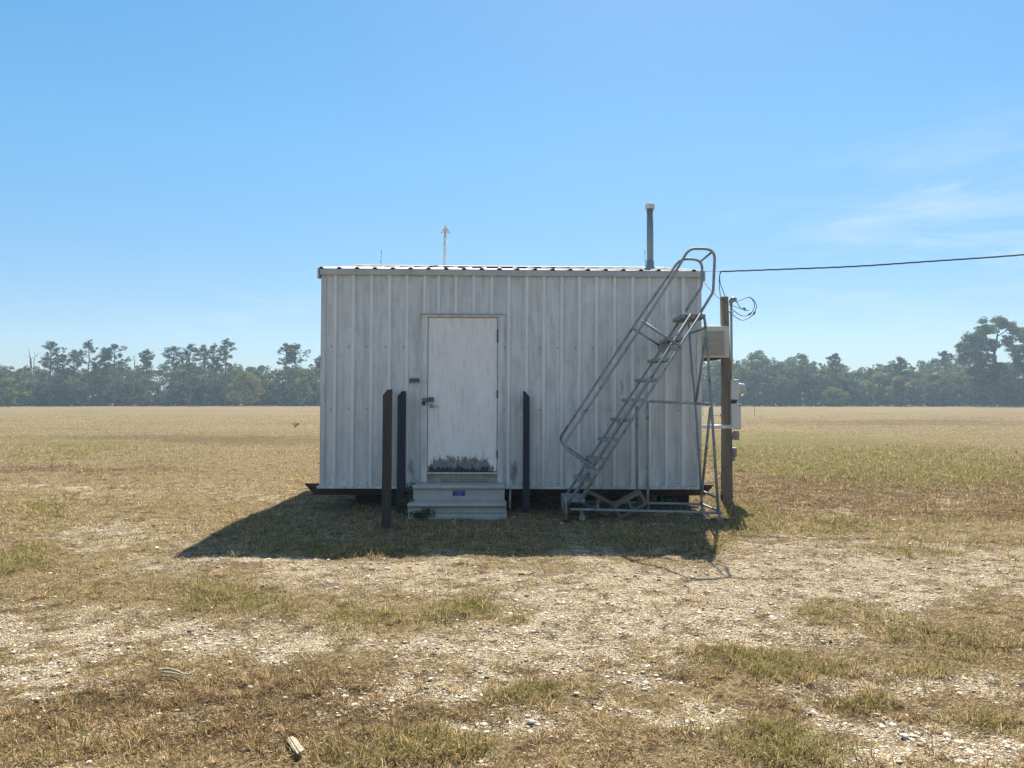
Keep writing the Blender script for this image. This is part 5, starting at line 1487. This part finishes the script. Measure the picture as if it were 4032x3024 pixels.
low = math_(nt, 'MULTIPLY', dirmask(2930, 1370, 0.005, 0.03, 0.8), math_(nt, 'MULTIPLY', ramp(nt, cn2, [(0.4, 0.2), (0.6, 1.0)]), 0.5))
fac = math_(nt, 'MAXIMUM', math_(nt, 'MULTIPLY', cl, msk), low)
hs_ = nt.nodes.new('ShaderNodeHueSaturation'); hs_.inputs['Saturation'].default_value = 1.92; hs_.inputs['Value'].default_value = 1.08; hs_.inputs['Hue'].default_value = 0.497; gm_ = nt.nodes.new('ShaderNodeGamma'); gm_.inputs[1].default_value = 0.52; nt.links.new(sky.outputs[0], gm_.inputs[0]); nt.links.new(gm_.outputs[0], hs_.inputs['Color'])
sz_ = nt.nodes.new('ShaderNodeSeparateXYZ'); nt.links.new(tc, sz_.inputs[0])
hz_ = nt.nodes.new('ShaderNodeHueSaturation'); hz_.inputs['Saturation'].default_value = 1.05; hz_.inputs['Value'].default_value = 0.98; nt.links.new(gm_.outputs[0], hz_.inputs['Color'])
def rng_(v, a, b):
    m_ = nt.nodes.new('ShaderNodeMapRange'); m_.interpolation_type = 'SMOOTHSTEP'; nt.links.new(v, m_.inputs[0]); m_.inputs[1].default_value = a; m_.inputs[2].default_value = b
    return m_.outputs[0]
neutral_fill = math_(nt, 'MAXIMUM', rng_(sz_.outputs[1], 0.45, -0.15), rng_(sz_.outputs[2], 0.50, 0.80))   # desaturation added overhead and opposite the sun to neutralise the fill light
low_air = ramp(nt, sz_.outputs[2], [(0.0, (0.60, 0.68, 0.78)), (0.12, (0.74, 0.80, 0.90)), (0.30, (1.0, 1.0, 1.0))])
hs_ = mix(nt, math_(nt, 'MULTIPLY', neutral_fill, 0.62), hs_.outputs[0], hz_.outputs[0])
hs_ = mix(nt, 1.0, hs_, low_air, 'MULTIPLY')
col = mix(nt, math_(nt, 'MULTIPLY', fac, 0.55), hs_, (2.7, 2.95, 3.15))
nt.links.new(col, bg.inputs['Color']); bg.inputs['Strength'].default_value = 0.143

cam = bpy.data.cameras.new('camera'); co = bpy.data.objects.new('camera', cam); C.objects.link(co)
cam.sensor_width = 36; cam.lens = F / 4032 * 36; cam.clip_start = 0.05; cam.clip_end = 6000
co.location = (0, 0, CAMZ); co.rotation_euler = (R(90) + PITCH, 0, 0)
scene.camera = co
scene.view_settings.view_transform = 'Standard'; scene.view_settings.look = 'None'
scene.view_settings.exposure = 1.12; scene.view_settings.gamma = 1.0
scene.render.engine = 'CYCLES'
scene.cycles.volume_bounces = 0
scene.cycles.max_bounces = 6
